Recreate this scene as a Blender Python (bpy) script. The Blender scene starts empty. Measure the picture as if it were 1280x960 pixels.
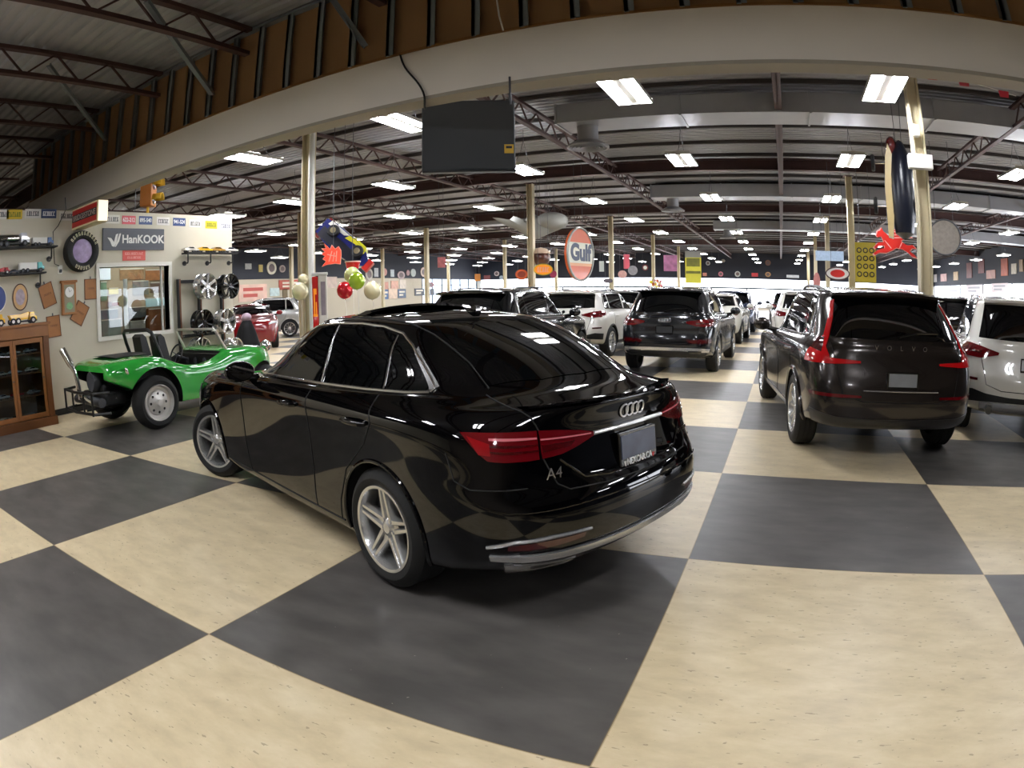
import bpy, bmesh, math, random
import numpy as np
from mathutils import Vector, Matrix
from mathutils.bvhtree import BVHTree
PI = math.pi
SC = bpy.context.scene
COL = SC.collection
random.seed(7)
T = 1.88                                   # side of one floor square (m)

# ---------------------------------------------------------------- camera (a real fisheye lens, equisolid mapping)
FPX = 792.7243; PITCH = -0.144; ROLL = -0.0155; YAW = -0.4269
CAM = np.array([0.237*T, -1.8317*T, 0.8158*T])
def _axes():
    cy, sy, cp, sp = math.cos(YAW), math.sin(YAW), math.cos(PITCH), math.sin(PITCH)
    f = np.array([sy*cp, cy*cp, sp]); r = np.array([cy, -sy, 0]); u = np.cross(r, f)
    c, s = math.cos(ROLL), math.sin(ROLL)
    return c*r+s*u, -s*r+c*u, f
AR, AU, AF = _axes()
cd = bpy.data.cameras.new('camera'); cam = bpy.data.objects.new('camera', cd); COL.objects.link(cam)
cd.type = 'PANO'
cd.panorama_type = 'FISHEYE_EQUISOLID'
cd.sensor_fit = 'HORIZONTAL'; cd.sensor_width = 36.0; cd.sensor_height = 27.0
cd.fisheye_lens = FPX*36/1280; cd.fisheye_fov = PI
cd.clip_start = .02; cd.clip_end = 500
m = Matrix.Identity(4)
for i, a in enumerate((AR, AU, -AF)):
    for k in range(3): m[k][i] = a[k]
for k in range(3): m[k][3] = CAM[k]
cam.matrix_world = m
SC.camera = cam

def ray(u, v):                              # direction of a point of the photograph
    dx, dy = u-640, 480-v; R = math.hypot(dx, dy); ph = math.atan2(dy, dx); th = 2*math.asin(R/(2*FPX))
    return math.sin(th)*(math.cos(ph)*AR+math.sin(ph)*AU)+math.cos(th)*AF
def at_z(u, v, z=0): d = ray(u, v); return Vector(CAM+d*(z-CAM[2])/d[2])
def at_x(u, v, x): d = ray(u, v); return Vector(CAM+d*(x-CAM[0])/d[0])
def at_y(u, v, y): d = ray(u, v); return Vector(CAM+d*(y-CAM[1])/d[1])
def at_d(u, v, s): d = ray(u, v); return Vector(CAM+d*s/math.hypot(d[0], d[1]))

# ---------------------------------------------------------------- materials
def lin(c):
    if isinstance(c, str):
        c = [int(c[i:i+2], 16)/255 for i in (0, 2, 4)]
    return [x/12.92 if x <= .04045 else ((x+.055)/1.055)**2.4 for x in c[:3]]
MATS = {}
def M(name, col, rough=.5, metal=0., coat=0., emit=0., ecol=None, noise=0., nscale=8., spec=.5, bump=0., alpha=1.):
    if name in MATS: return MATS[name]
    mt = bpy.data.materials.new(name); mt.use_nodes = True
    nt = mt.node_tree; b = nt.nodes['Principled BSDF']
    c = lin(col)
    b.inputs['Base Color'].default_value = (*c, 1)
    b.inputs['Roughness'].default_value = rough; b.inputs['Metallic'].default_value = metal
    b.inputs['Coat Weight'].default_value = coat; b.inputs['Coat Roughness'].default_value = .03
    b.inputs['Specular IOR Level'].default_value = spec
    if emit:
        b.inputs['Emission Color'].default_value = (*lin(ecol or col), 1); b.inputs['Emission Strength'].default_value = emit
    if noise or bump:
        tc = nt.nodes.new('ShaderNodeTexCoord'); nz = nt.nodes.new('ShaderNodeTexNoise')
        nz.inputs['Scale'].default_value = nscale; nz.inputs['Detail'].default_value = 5
        nt.links.new(tc.outputs['Object'], nz.inputs['Vector'])
        if noise:
            mx = nt.nodes.new('ShaderNodeMix'); mx.data_type = 'RGBA'
            mx.inputs[6].default_value = (*[x*(1-noise) for x in c], 1); mx.inputs[7].default_value = (*[min(1, x*(1+noise)) for x in c], 1)
            nt.links.new(nz.outputs[0], mx.inputs[0]); nt.links.new(mx.outputs[2], b.inputs['Base Color'])
        if bump:
            bp = nt.nodes.new('ShaderNodeBump'); bp.inputs['Strength'].default_value = bump; bp.inputs['Distance'].default_value = .01
            nt.links.new(nz.outputs[0], bp.inputs['Height']); nt.links.new(bp.outputs[0], b.inputs['Normal'])
    MATS[name] = mt
    return mt
def glass(name, col='ffffff', rough=0.):
    if name in MATS: return MATS[name]
    mt = bpy.data.materials.new(name); mt.use_nodes = True; nt = mt.node_tree
    nt.nodes.remove(nt.nodes['Principled BSDF'])
    tr = nt.nodes.new('ShaderNodeBsdfTransparent'); tr.inputs[0].default_value = (*lin(col), 1)
    gl = nt.nodes.new('ShaderNodeBsdfGlossy'); gl.inputs['Roughness'].default_value = rough
    lw = nt.nodes.new('ShaderNodeLayerWeight'); pw = nt.nodes.new('ShaderNodeMath'); pw.operation = 'POWER'; pw.inputs[1].default_value = 5; nt.links.new(lw.outputs['Facing'], pw.inputs[0])
    fr = nt.nodes.new('ShaderNodeMath'); fr.operation = 'MULTIPLY_ADD'; fr.inputs[1].default_value = .9; fr.inputs[2].default_value = .045; nt.links.new(pw.outputs[0], fr.inputs[0])
    mx = nt.nodes.new('ShaderNodeMixShader')
    nt.links.new(fr.outputs[0], mx.inputs[0]); nt.links.new(tr.outputs[0], mx.inputs[1]); nt.links.new(gl.outputs[0], mx.inputs[2])
    nt.links.new(mx.outputs[0], nt.nodes['Material Output'].inputs[0])
    MATS[name] = mt
    return mt

# ---------------------------------------------------------------- mesh builder
class MB:
    def __init__(s): s.v = []; s.f = []; s.mi = []; s.cur = 0; s.X = Matrix.Identity(4)
    def add(s, vs, fs):
        o = len(s.v)
        s.v += [tuple(s.X @ Vector(p)) for p in vs]
        s.f += [tuple(i+o for i in f) for f in fs]; s.mi += [s.cur]*len(fs)
        return s
    def box(s, x0, x1, y0, y1, z0, z1, b=0.):
        if b > 0:
            bm = bmesh.new(); bmesh.ops.create_cube(bm, size=1)
            for q in bm.verts: q.co = Vector(((x0+x1)/2+q.co.x*(x1-x0), (y0+y1)/2+q.co.y*(y1-y0), (z0+z1)/2+q.co.z*(z1-z0)))
            bmesh.ops.bevel(bm, geom=bm.edges[:]+bm.verts[:], offset=b, segments=2, profile=.5, affect='EDGES')
            bm.verts.index_update()
            s.add([q.co[:] for q in bm.verts], [[q.index for q in f.verts] for f in bm.faces]); bm.free(); return s
        return s.add([(x0,y0,z0),(x1,y0,z0),(x1,y1,z0),(x0,y1,z0),(x0,y0,z1),(x1,y0,z1),(x1,y1,z1),(x0,y1,z1)],
              [(0,3,2,1),(4,5,6,7),(0,1,5,4),(1,2,6,5),(2,3,7,6),(3,0,4,7)])
    def bar(s, p, q, w, h=None, up=(0,0,1)):
        p, q = Vector(p), Vector(q); h = h or w; d = (q-p).normalized(); up = Vector(up)
        if abs(d.dot(up)) > .98: up = Vector((1,0,0))
        a = d.cross(up).normalized()*w/2; b = a.cross(d).normalized()*h/2
        return s.add([p-a-b,p+a-b,p+a+b,p-a+b,q-a-b,q+a-b,q+a+b,q-a+b],[(0,1,2,3),(7,6,5,4),(0,4,5,1),(1,5,6,2),(2,6,7,3),(3,7,4,0)])
    def tube(s, pts, r, n=8, caps=True, closed=False):
        pts = [Vector(p) for p in pts]; m = len(pts); vs = []; fs = []
        rr = r if isinstance(r, (list, tuple)) else [r]*m
        a = None
        for i, p in enumerate(pts):
            if closed: d = pts[(i+1) % m]-pts[i-1]
            else: d = pts[min(i+1, m-1)]-pts[max(i-1, 0)]
            d.normalize()
            if a is None:
                a = d.orthogonal().normalized()
            else:
                a = (a-d*a.dot(d)); a = a.normalized() if a.length > 1e-6 else d.orthogonal().normalized()
            b = d.cross(a)
            for k in range(n):
                t = 2*PI*k/n; vs.append(p+(a*math.cos(t)+b*math.sin(t))*rr[i])
        for i in range(m if closed else m-1):
            j = (i+1) % m
            for k in range(n): fs.append((i*n+k, i*n+(k+1) % n, j*n+(k+1) % n, j*n+k))
        if caps and not closed: fs += [tuple(range(n-1, -1, -1)), tuple((m-1)*n+k for k in range(n))]
        return s.add(vs, fs)
    def lathe(s, prof, n=32, axis='z', cap=True):
        vs = []; fs = []; m = len(prof)
        for i in range(n):
            t = 2*PI*i/n; c, q = math.cos(t), math.sin(t)
            for r, h in prof:
                vs.append((r*c, r*q, h) if axis == 'z' else ((r*c, h, r*q) if axis == 'y' else (h, r*c, r*q)))
        for i in range(n):
            j = (i+1) % n
            for k in range(m-1):
                f = (i*m+k, j*m+k, j*m+k+1, i*m+k+1)
                fs.append(f if axis != 'y' else f[::-1])
        if cap:
            fs.append(tuple(i*m for i in range(n))); fs.append(tuple(i*m+m-1 for i in range(n)))
        return s.add(vs, fs)
    def ball(s, c, r, n=16, m=10):
        rx, ry, rz = r if isinstance(r, (tuple, list)) else (r, r, r); vs = []; fs = []
        for j in range(m+1):
            t = PI*j/m
            for i in range(n):
                p = 2*PI*i/n; vs.append((c[0]+rx*math.sin(t)*math.cos(p), c[1]+ry*math.sin(t)*math.sin(p), c[2]+rz*math.cos(t)))
        for j in range(m):
            for i in range(n): fs.append((j*n+i, (j+1)*n+i, (j+1)*n+(i+1) % n, j*n+(i+1) % n))
        return s.add(vs, fs)
    def prism(s, poly, d0, d1, plane='xz'):                  # outline extruded along the third axis
        def P(a, b, d): return {'xz': (a, d, b), 'xy': (a, b, d), 'yz': (d, a, b)}[plane]
        n = len(poly)
        vs = [P(a, b, d0) for a, b in poly]+[P(a, b, d1) for a, b in poly]
        fs = [tuple(range(n)), tuple(range(2*n-1, n-1, -1))]+[(i, (i+1) % n, n+(i+1) % n, n+i) for i in range(n)]
        return s.add(vs, fs)
    def grid(s, rows):
        n = len(rows[0]); vs = [p for r in rows for p in r]
        return s.add(vs, [(i*n+k, i*n+k+1, (i+1)*n+k+1, (i+1)*n+k) for i in range(len(rows)-1) for k in range(n-1)])
    def mesh(s, name, mats, smooth=False, fix=True, angle=None):
        me = bpy.data.meshes.new(name); me.from_pydata(s.v, [], s.f)
        mats = mats if isinstance(mats, (list, tuple)) else [mats]
        for q in mats: me.materials.append(q)
        if len(mats) > 1: me.polygons.foreach_set('material_index', s.mi)
        if fix:
            bm = bmesh.new(); bm.from_mesh(me); bmesh.ops.remove_doubles(bm, verts=bm.verts[:], dist=1e-5)
            bmesh.ops.recalc_face_normals(bm, faces=bm.faces[:]); bm.to_mesh(me); bm.free()
        if smooth:
            me.polygons.foreach_set('use_smooth', [True]*len(me.polygons))
            if angle is not None: me.set_sharp_from_angle(angle=math.radians(angle))
        me.update()
        return me
def obj(name, mb, mats, parent=None, smooth=False, angle=40, fix=True):
    me = mb.mesh(name, mats, smooth, fix, angle if smooth else None) if isinstance(mb, MB) else mb
    o = bpy.data.objects.new(name, me); COL.objects.link(o); o.parent = parent
    return o
def tag(o, label, cat, group=None):
    o['label'] = label; o['category'] = cat
    if group: o['group'] = group
    return o
def thing(name, label, cat, loc=(0,0,0), rz=0., group=None, rot=None):
    o = bpy.data.objects.new(name, None); COL.objects.link(o); o.empty_display_size = .2
    o.location = loc; o.rotation_euler = rot or (0, 0, rz)
    return tag(o, label, cat, group)
def struct(name, mb, mats, **k):
    o = obj(name, mb, mats, **k); o['kind'] = 'structure'; return o
KIDS = {}
def dup(root, loc, rz=0., label=None, group=None, rot=None):
    def cp(o, par):
        c = o.copy(); COL.objects.link(c); c.parent = par
        for ch in [q for q in o.children]: cp(ch, c)
        return c
    r = cp(root, None); r.location = loc; r.rotation_euler = rot or (0, 0, rz)
    if label: r['label'] = label
    if group: r['group'] = group
    return r
def lettering(text, size, mat, parent, M4, depth=.004, name='lettering', bold=0., squash=None):
    cu = bpy.data.curves.new('txt', 'FONT'); cu.body = text; cu.size = size; cu.align_x = 'CENTER'; cu.align_y = 'CENTER'
    cu.extrude = depth; cu.offset = bold
    to = bpy.data.objects.new('txt', cu); COL.objects.link(to)
    dg = bpy.context.evaluated_depsgraph_get(); dg.update()
    me = bpy.data.meshes.new_from_object(to.evaluated_get(dg)); bpy.data.objects.remove(to); bpy.data.curves.remove(cu)
    if squash:
        xs = [v.co.x for v in me.vertices]; w = max(xs)-min(xs)
        for v in me.vertices: v.co.x *= squash/w
    me.transform(M4); me.materials.clear(); me.materials.append(mat); me.name = name
    o = bpy.data.objects.new(name, me); COL.objects.link(o); o.parent = parent
    return o
def frame(origin, xdir, ydir):              # 4x4 from an origin and two in-plane axes
    x = Vector(xdir).normalized(); z = x.cross(Vector(ydir)).normalized(); y = z.cross(x)
    m = Matrix.Identity(4)
    for i, a in enumerate((x, y, z)):
        for k in range(3): m[k][i] = a[k]
    m.translation = Vector(origin)
    return m
# ================================================================ the building
XL, XR, YF, YB, ZC = -31.0, 16.0, -13.0, 57.0, 5.45
def floor_mat():
    mt = bpy.data.materials.new('checker vinyl'); mt.use_nodes = True; nt = mt.node_tree; b = nt.nodes['Principled BSDF']
    N = nt.nodes.new; L = nt.links.new
    tc = N('ShaderNodeTexCoord'); sc = N('ShaderNodeVectorMath'); sc.operation = 'SCALE'; sc.inputs[3].default_value = 1/T
    L(tc.outputs['Object'], sc.inputs[0])
    sep = N('ShaderNodeSeparateXYZ'); L(sc.outputs[0], sep.inputs[0])
    def math_(op, a, b_=None, c=None):
        n = N('ShaderNodeMath'); n.operation = op
        for i, q in enumerate((a, b_, c)):
            if q is None: continue
            if isinstance(q, (int, float)): n.inputs[i].default_value = q
            else: L(q, n.inputs[i])
        return n.outputs[0]
    fx, fy = math_('FLOOR', sep.outputs[0]), math_('FLOOR', sep.outputs[1])
    par = math_('FLOORED_MODULO', math_('ADD', fx, fy), 2.0)          # 0 dark, 1 cream
    # per tile offset so that the marbling does not run through
    off = N('ShaderNodeCombineXYZ'); L(math_('MULTIPLY', fx, 13.7), off.inputs[0]); L(math_('MULTIPLY', fy, 7.3), off.inputs[1])
    add = N('ShaderNodeVectorMath'); L(tc.outputs['Object'], add.inputs[0]); L(off.outputs[0], add.inputs[1])
    mp = N('ShaderNodeMapping'); mp.inputs['Scale'].default_value = (1.5, 3.4, 1); mp.inputs['Rotation'].default_value = (0, 0, .5); L(add.outputs[0], mp.inputs[0])
    n1 = N('ShaderNodeTexNoise'); n1.inputs['Scale'].default_value = 2.2; n1.inputs['Detail'].default_value = 9; n1.inputs['Roughness'].default_value = .62; n1.inputs['Distortion'].default_value = .15; L(mp.outputs[0], n1.inputs[0])
    r1 = N('ShaderNodeValToRGB'); L(n1.outputs[0], r1.inputs[0])
    e = r1.color_ramp.elements; e[0].position = .22; e[0].color = (*lin('bcaa89'), 1); e[1].position = .76; e[1].color = (*lin('dfcfae'), 1)
    q = e.new(.5); q.color = (*lin('d1bf9b'), 1)
    n2 = N('ShaderNodeTexNoise'); n2.inputs['Scale'].default_value = 36; n2.inputs['Detail'].default_value = 3
    mp2 = N('ShaderNodeMapping'); mp2.inputs['Scale'].default_value = (.45, 1.5, 1); mp2.inputs['Rotation'].default_value = (0, 0, -.9); L(add.outputs[0], mp2.inputs[0]); L(mp2.outputs[0], n2.inputs[0])
    fl = math_('MULTIPLY', math_('GREATER_THAN', n2.outputs[0], .675), .5)
    mc = N('ShaderNodeMix'); mc.data_type = 'RGBA'; L(fl, mc.inputs[0]); L(r1.outputs[0], mc.inputs[6]); mc.inputs[7].default_value = (*lin('6e5a45'), 1)
    n3 = N('ShaderNodeTexNoise'); n3.inputs['Scale'].default_value = 1.7; n3.inputs['Detail'].default_value = 8; L(mp.outputs[0], n3.inputs[0])
    r3 = N('ShaderNodeValToRGB'); L(n3.outputs[0], r3.inputs[0])
    e = r3.color_ramp.elements; e[0].position = .35; e[0].color = (*lin('4b4845'), 1); e[1].position = .7; e[1].color = (*lin('605c58'), 1)
    n4 = N('ShaderNodeTexNoise'); n4.inputs['Scale'].default_value = 34; L(add.outputs[0], n4.inputs[0])
    sp = math_('MULTIPLY', math_('GREATER_THAN', n4.outputs[0], .775), .5)
    md = N('ShaderNodeMix'); md.data_type = 'RGBA'; L(sp, md.inputs[0]); L(r3.outputs[0], md.inputs[6]); md.inputs[7].default_value = (*lin('b8b0a6'), 1)
    mx = N('ShaderNodeMix'); mx.data_type = 'RGBA'; L(par, mx.inputs[0]); L(md.outputs[2], mx.inputs[6]); L(mc.outputs[2], mx.inputs[7])
    # fine seams inside the squares (vinyl sheets) and between them
    def edge(c, k):
        f = math_('FRACT', math_('MULTIPLY', c, k)); return math_('LESS_THAN', math_('MINIMUM', f, math_('SUBTRACT', 1.0, f)), .0022*k)
    seam = math_('MAXIMUM', edge(sep.outputs[0], 1), edge(sep.outputs[1], 1))
    ms = N('ShaderNodeMix'); ms.data_type = 'RGBA'; L(math_('MULTIPLY', seam, .45), ms.inputs[0]); L(mx.outputs[2], ms.inputs[6]); ms.inputs[7].default_value = (*lin('94774a'), 1)
    L(ms.outputs[2], b.inputs['Base Color'])
    rr = N('ShaderNodeMapRange'); L(n1.outputs[0], rr.inputs[0]); rr.inputs[3].default_value = .3; rr.inputs[4].default_value = .46
    L(rr.outputs[0], b.inputs['Roughness'])
    b.inputs['Specular IOR Level'].default_value = .35
    return mt
struct('floor', MB().grid([[(XL-1, YF-1, 0), (XL-1, YB+1, 0)], [(XR+1, YF-1, 0), (XR+1, YB+1, 0)]]), floor_mat(), fix=False)

mdeck = M('grey steel roof deck', 'a5a4a8', .6, .1)
mb = MB(); p = .21; rows = [[], []]
y = YF
while y < YB:
    for dy, dz in ((0, 0), (.08, 0), (.105, .05), (.185, .05)):
        rows[0].append((XL, y+dy, ZC+dz)); rows[1].append((XR, y+dy, ZC+dz))
    y += p
mb.grid(rows); struct('ceiling', mb, mdeck, fix=False)
mnavy = M('navy painted wall', '1b1f2b', .7); mcream = M('beige painted wall', 'cbc4b1', .75, noise=.05, nscale=3)
mwhitewall = M('off white wall', 'cfc9bd', .7); mred = M('red oxide steel', '472e2b', .6, .1, noise=.15, nscale=4)
mdrywall = M('unpainted board', '96724e', .9, noise=.12, nscale=2.5); mstud = M('galvanised stud', '7f868b', .5, .3)
mbeam = M('white painted beam', 'efe9e0', .7, noise=.02, nscale=2); mcol = M('cream painted column', 'cfc3a3', .55)
mduct = M('galvanised duct', 'a0a1a5', .45, .3, noise=.08, nscale=3); mdark = M('black rubber', '0c0c0d', .6)
mchrome = M('chrome', 'e6e6e6', .08, 1.); mblack = M('satin black', '101011', .4); mwhite = M('white plastic', 'e8e6e0', .4)
mframe = M('dark window frame', '3a4048', .5); mgrey = M('grey steel', '55575c', .45, .4)
# outer walls
struct('wall_front', MB().box(XL, XR, YF-.2, YF, 0, ZC+.1), M('shop wall', '9a9084', .8))
mb = MB(); mb.cur = 0; mb.box(XR, XR+.2, YF, YB, 3.05, ZC+.1); mb.box(XR, XR+.2, YF, 8, 0, 3.05); mb.cur = 1; mb.box(XR, XR+.2, 8, YB, 0, .6)
struct('wall_right', mb, [mnavy, mwhitewall])
mb = MB(); mb.box(XL, XR, YB, YB+.2, 3.0, ZC+.1); mb.cur = 1; mb.box(XL, XR, YB, YB+.2, 0, .25); mb.box(XL, XL+.5, YB, YB+.2, .25, 3.0); mb.box(XR-.3, XR, YB, YB+.2, .25, 3.0)
struct('wall_back', mb, [mnavy, mwhitewall])
mb = MB(); mb.box(XL-.2, XL, YF, YB, 3.05, ZC+.1); mb.cur = 1; mb.box(XL-.2, XL, YF, 46, 0, 3.05); mb.box(XL-.2, XL, 46, YB, 0, .5)
struct('wall_left', mb, [mnavy, M('show wall', 'b9b09c', .7)])
# windows: daylight behind frosted white panes
mday = M('daylit pane', 'ffffff', .5, emit=5.5, ecol='eef3ff')
mday2 = M('bluish daylit pane', 'dfeaf5', .5, emit=1.6, ecol='cfe4fb')
nw = 0
def window(n, mbp, mbf, pane=mday):
    w = struct('window_%d' % n, mbp, pane); f = obj('window_frame', mbf, mframe, w); return w
xs = np.linspace(XL+.5, XR-.3, 11)
for i in range(10):
    a, b = xs[i], xs[i+1]; nw += 1
    fr = MB()
    for z0, z1 in ((.25, .33), (1.98, 2.14), (2.94, 3.0)): fr.box(a, b, YB-.03, YB+.1, z0, z1)
    for x in (a, (a+b)/2-.03, b-.07): fr.box(x, x+.07, YB-.02, YB+.1, .25, 2.0)
    fr.box(a, b-(b-a)*.5, YB-.02, YB+.1, 1.02, 1.07)
    window(nw, MB().box(a, b, YB+.06, YB+.1, .25, 3.0), fr)
for a, b in ((8, 20), (20, 32), (32, 44.5), (44.5, 57)):
    nw += 1; fr = MB()
    for z0, z1 in ((.6, .66), (2.98, 3.05)): fr.box(XR-.03, XR+.1, a, b, z0, z1)
    for y in np.linspace(a, b-.07, 5): fr.box(XR-.02, XR+.1, y, y+.07, .6, 3.0)
    window(nw, MB().box(XR+.06, XR+.1, a, b, .6, 3.05), fr)
fr = MB()
for z0, z1 in ((.5, .56), (1.5, 1.56), (2.4, 2.46), (2.99, 3.05)): fr.box(XL-.1, XL+.03, 46, YB, z0, z1)
for y in np.linspace(46, YB-.1, 7): fr.box(XL-.1, XL+.03, y, y+.1, .5, 3.05)
nw += 1; window(nw, MB().box(XL-.12, XL-.06, 46, YB, .5, 3.05), fr, mday2)

# steel roof structure --------------------------------------------------------------
nt_ = 0
def trim(mb, mt, **k):
    global nt_
    nt_ += 1; return struct('trim_%d' % nt_, mb, mt, **k)
y = 3.0
while y < YB:                                                  # purlins across
    trim(MB().box(XL, XR, y-.035, y+.035, 5.36, 5.45), M('dark purlin steel', '3b3432', .6)); y += 1.58
def girder(x, y0, y1, zb=4.88, zt=5.25, web=.42):
    mb = MB()
    for z in (zb, zt): mb.box(x-.055, x+.055, y0, y1, z-.03, z+.03)
    n = int((y1-y0)/web); up = True
    for i in range(n):
        a = y0+i*web; mb.bar((x, a, zt if up else zb), (x, a+web, zb if up else zt), .028); up = not up
    return trim(mb, mred)
for x in (-28, -23.3, -18.5, -13.7, -8.95, -4.25, 5.35, 10.1): girder(x, 2.4, YB)
mb = MB(); mb.box(.5, .64, 2.4, YB, 4.9, 4.93); mb.box(.5, .64, 2.4, YB, 5.22, 5.25); mb.box(.56, .58, 2.4, YB, 4.9, 5.25); trim(mb, mred)
for x in (-14.85, -12.6, -10.35, -8.1, -5.9, -3.6, -1.3, 1.0, 3.3, 5.6, 8): girder(x, YF, 2.05, 4.98, 5.36, .5)
for yy in (3.4, 14.4, 23.7, 33.0, 42.3):                            # deep cross beams on the column lines
    mb = MB(); zb = 4.9 if yy < 5 else 5.02; mb.box(XL, XR, yy-.1, yy+.1, zb, zb+.03); mb.box(XL, XR, yy-.012, yy+.012, zb, 5.34); mb.box(XL, XR, yy-.1, yy+.1, 5.32, 5.36); trim(mb, mred)
# stud wall and white beam -----------------------------------------------------------
mb = MB(); mb.box(-14, XR, 2.15, 2.2, 4.26, 5.44); mb.cur = 1
x = -13.8
while x < XR:
    mb.box(x, x+.045, 2.06, 2.15, 4.26, 5.36); mb.box(x, x+.1, 2.06, 2.065, 4.26, 5.36); x += .54
mb.box(-14, XR, 2.05, 2.15, 5.34, 5.38); struct('wall_upper', mb, [mdrywall, mstud])
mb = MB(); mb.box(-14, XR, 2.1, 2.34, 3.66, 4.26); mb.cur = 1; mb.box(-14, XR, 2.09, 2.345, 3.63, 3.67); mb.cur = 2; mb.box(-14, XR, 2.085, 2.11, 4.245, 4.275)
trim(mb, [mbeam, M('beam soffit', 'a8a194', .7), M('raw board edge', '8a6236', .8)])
for (u0, v0, u1, v1, n) in ((183, 2, 265, 118, 'a'), (61, 82, 132, 175, 'b'), (413, 0, 454, 59, 'c')):
    a = at_z(u0, v0, 5.2); b = at_y(u1, v1, 2.04)
    mb = MB(); d = (b-a)
    mb.bar(a, b, .085, .02); mb.bar(a+Vector((.04, 0, 0)), b+Vector((.04, 0, 0)), .015, .06)
    trim(mb, mstud)
# partition wall on the left ---------------------------------------------------------
XW = -9.37
y0, y1, z0, z1 = 1.74, 3.27, 1.15, 2.31
mb = MB(); mb.box(XW-.15, XW, YF, y0, 0, 3.26); mb.box(XW-.15, XW, y1, 4.88, 0, 3.26); mb.box(XW-.15, XW, y0, y1, 0, z0); mb.box(XW-.15, XW, y0, y1, z1, 3.26)
struct('wall_partition', mb, mcream)
struct('baseboard_left', MB().box(XW, XW+.015, YF, 4.88, 0, .1), mblack)
nw += 1; w = struct('window_%d' % nw, MB().box(XW-.09, XW-.08, y0, y1, z0, z1), glass('window glass', 'e9efee'))
fr = MB()
for a, b, c, d in ((y0-.07, y0, z0-.07, z1+.07), (y1, y1+.07, z0-.07, z1+.07), (y0, y1, z0-.07, z0), (y0, y1, z1, z1+.07)): fr.box(XW-.16, XW+.025, a, b, c, d)
fr.box(XW-.1, XW-.06, 3.14, 3.17, z0, z1)
obj('window_frame', fr, M('white window trim', 'e4e0d6', .5), w)
# room behind the partition
struct('wall_shop', MB().box(-11.0, -10.9, -1.5, 4.88, 0, 3.26), M('tan shop wall', 'a08c70', .8, noise=.1))
struct('wall_shop_end', MB().box(-10.9, XW-.15, 4.78, 4.88, 0, 3.26), mcream)

# columns ----------------------------------------------------------------------------
def column(x, y, label, zt=4.93, w=.19):
    t = thing('column', label, 'column', (x, y, 0), 0, 'cream painted steel columns')
    mb = MB(); h = w/2
    mb.box(-h, -h+.025, -h, h, 0, zt); mb.box(h-.025, h, -h, h, 0, zt); mb.box(-h, h, -.012, .012, 0, zt)
    obj('shaft', mb, mcol, t)
    obj('base_plate', MB().box(-.17, .17, -.17, .17, 0, .02), mgrey, t)
    obj('cap_plate', MB().box(-.15, .15, -.15, .15, zt-.02, zt), mred, t)
    return t
CX = (-26, -16.5, -7.0, 2.55); CY = (5.25, 14.5, 23.7, 33.0, 42.3)
near = {(2.55, 0): 'cream steel column with white box rising behind the charcoal SUV', (-7.0, 0): 'cream steel column with white pipe beside the balloon cluster',
        (2.55, 1): 'cream steel column behind the round red and white sign', (-7.0, 1): 'cream steel column in front of the pale draped shape under the roof',
        (-7.0, 2): 'cream steel column just right of the orange and white oval sign', (-16.5, 2): 'slim cream column left of the far bluish windows'}
for x in CX:
    for j, y in enumerate(CY):
        if (x, j) in ((-26, 0), (-16.5, 0), (-26, 1)): continue
        column(x-(.58 if (x, j) == (-7.0, 0) else 0), y, near.get((x, j), 'far cream steel column, %s from the front in the %s line of columns' % (('first', 'second', 'third', 'fourth', 'fifth')[j], {-26: 'far left', -16.5: 'middle left', -7.0: 'middle', 2.55: 'right hand'}[x])))
tag(obj('conduit', MB().tube([(-7.34, 5.07, 0), (-7.34, 5.07, 4.88)], .055, 12), mwhite, smooth=True), 'white round pipe standing beside the left cream column', 'pipe')
t = thing('junction_box', 'white electrical box fixed high on the near right column', 'box', (2.5, 5.12, 3.3))
obj('case', MB().box(-.16, .2, -.1, .02, 0, .2, .01), mwhite, t); obj('siren', MB().box(-.05, .05, -.1, .02, .45, .62, .02), mwhite, t)
# ducts ------------------------------------------------------------------------------
def duct(x0, x1, y, z0, z1, d, label):
    t = thing('air_duct', label, 'air duct', ((x0+x1)/2, y, z0), 0, 'galvanised ceiling ducts')
    L = (x1-x0)/2; obj('duct_body', MB().box(-L, L, 0, d, 0, z1-z0), mduct, t)
    n = int(2*L/2.4)
    for i in range(n+1):
        x = -L+i*2*L/n; obj('flange', MB().box(x-.02, x+.02, -.025, d+.025, -.025, z1-z0+.02), mduct, t)
    return t
duct(-3.7, 15.8, 7.9, 4.86, 5.24, .9, 'grey rectangular air duct crossing behind the white beam')
duct(-4.0, 15.8, 18.2, 4.86, 5.3, .9, 'second grey air duct crossing further back above the aisle')
duct(-3.0, 15.8, 29.4, 4.86, 5.3, .9, 'third grey air duct crossing far back above the aisle')
duct(-20, -9.5, 23.9, 4.86, 5.3, .9, 'grey air duct far left beyond the partition wall')
def diffuser(loc, r, label, drop=.42):
    t = thing('ceiling_diffuser', label, 'air vent', loc, 0, 'round air diffusers under the ducts')
    obj('neck', MB().lathe([(r*.5, .1), (r*.5, drop-.005)], 28, cap=False), mduct, t, smooth=True)
    obj('cone', MB().lathe([(r*.48, .12), (r*.62, .1), (r, .0), (r, -.03), (r*.94, -.03), (r*.6, .05)], 36, cap=False), mduct, t, smooth=True)
    mb = MB()
    for k in (.3, .48, .66, .82): mb.lathe([(r*k, .02), (r*k+.03, -.04), (r*k+.035, -.035), (r*k+.012, .03)], 32, cap=False)
    obj('louvre_rings', mb, mduct, t, smooth=True)
    return t
diffuser((-3.2, 8.35, 4.44), .42, 'round air diffuser under the duct beside the hanging dark panel')
diffuser((-3.3, 18.6, 4.44), .42, 'round air diffuser under the second duct, small in the distance')
diffuser((-2.3, 29.8, 4.44), .42, 'tiny round air diffuser under the third duct, far back')
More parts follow.
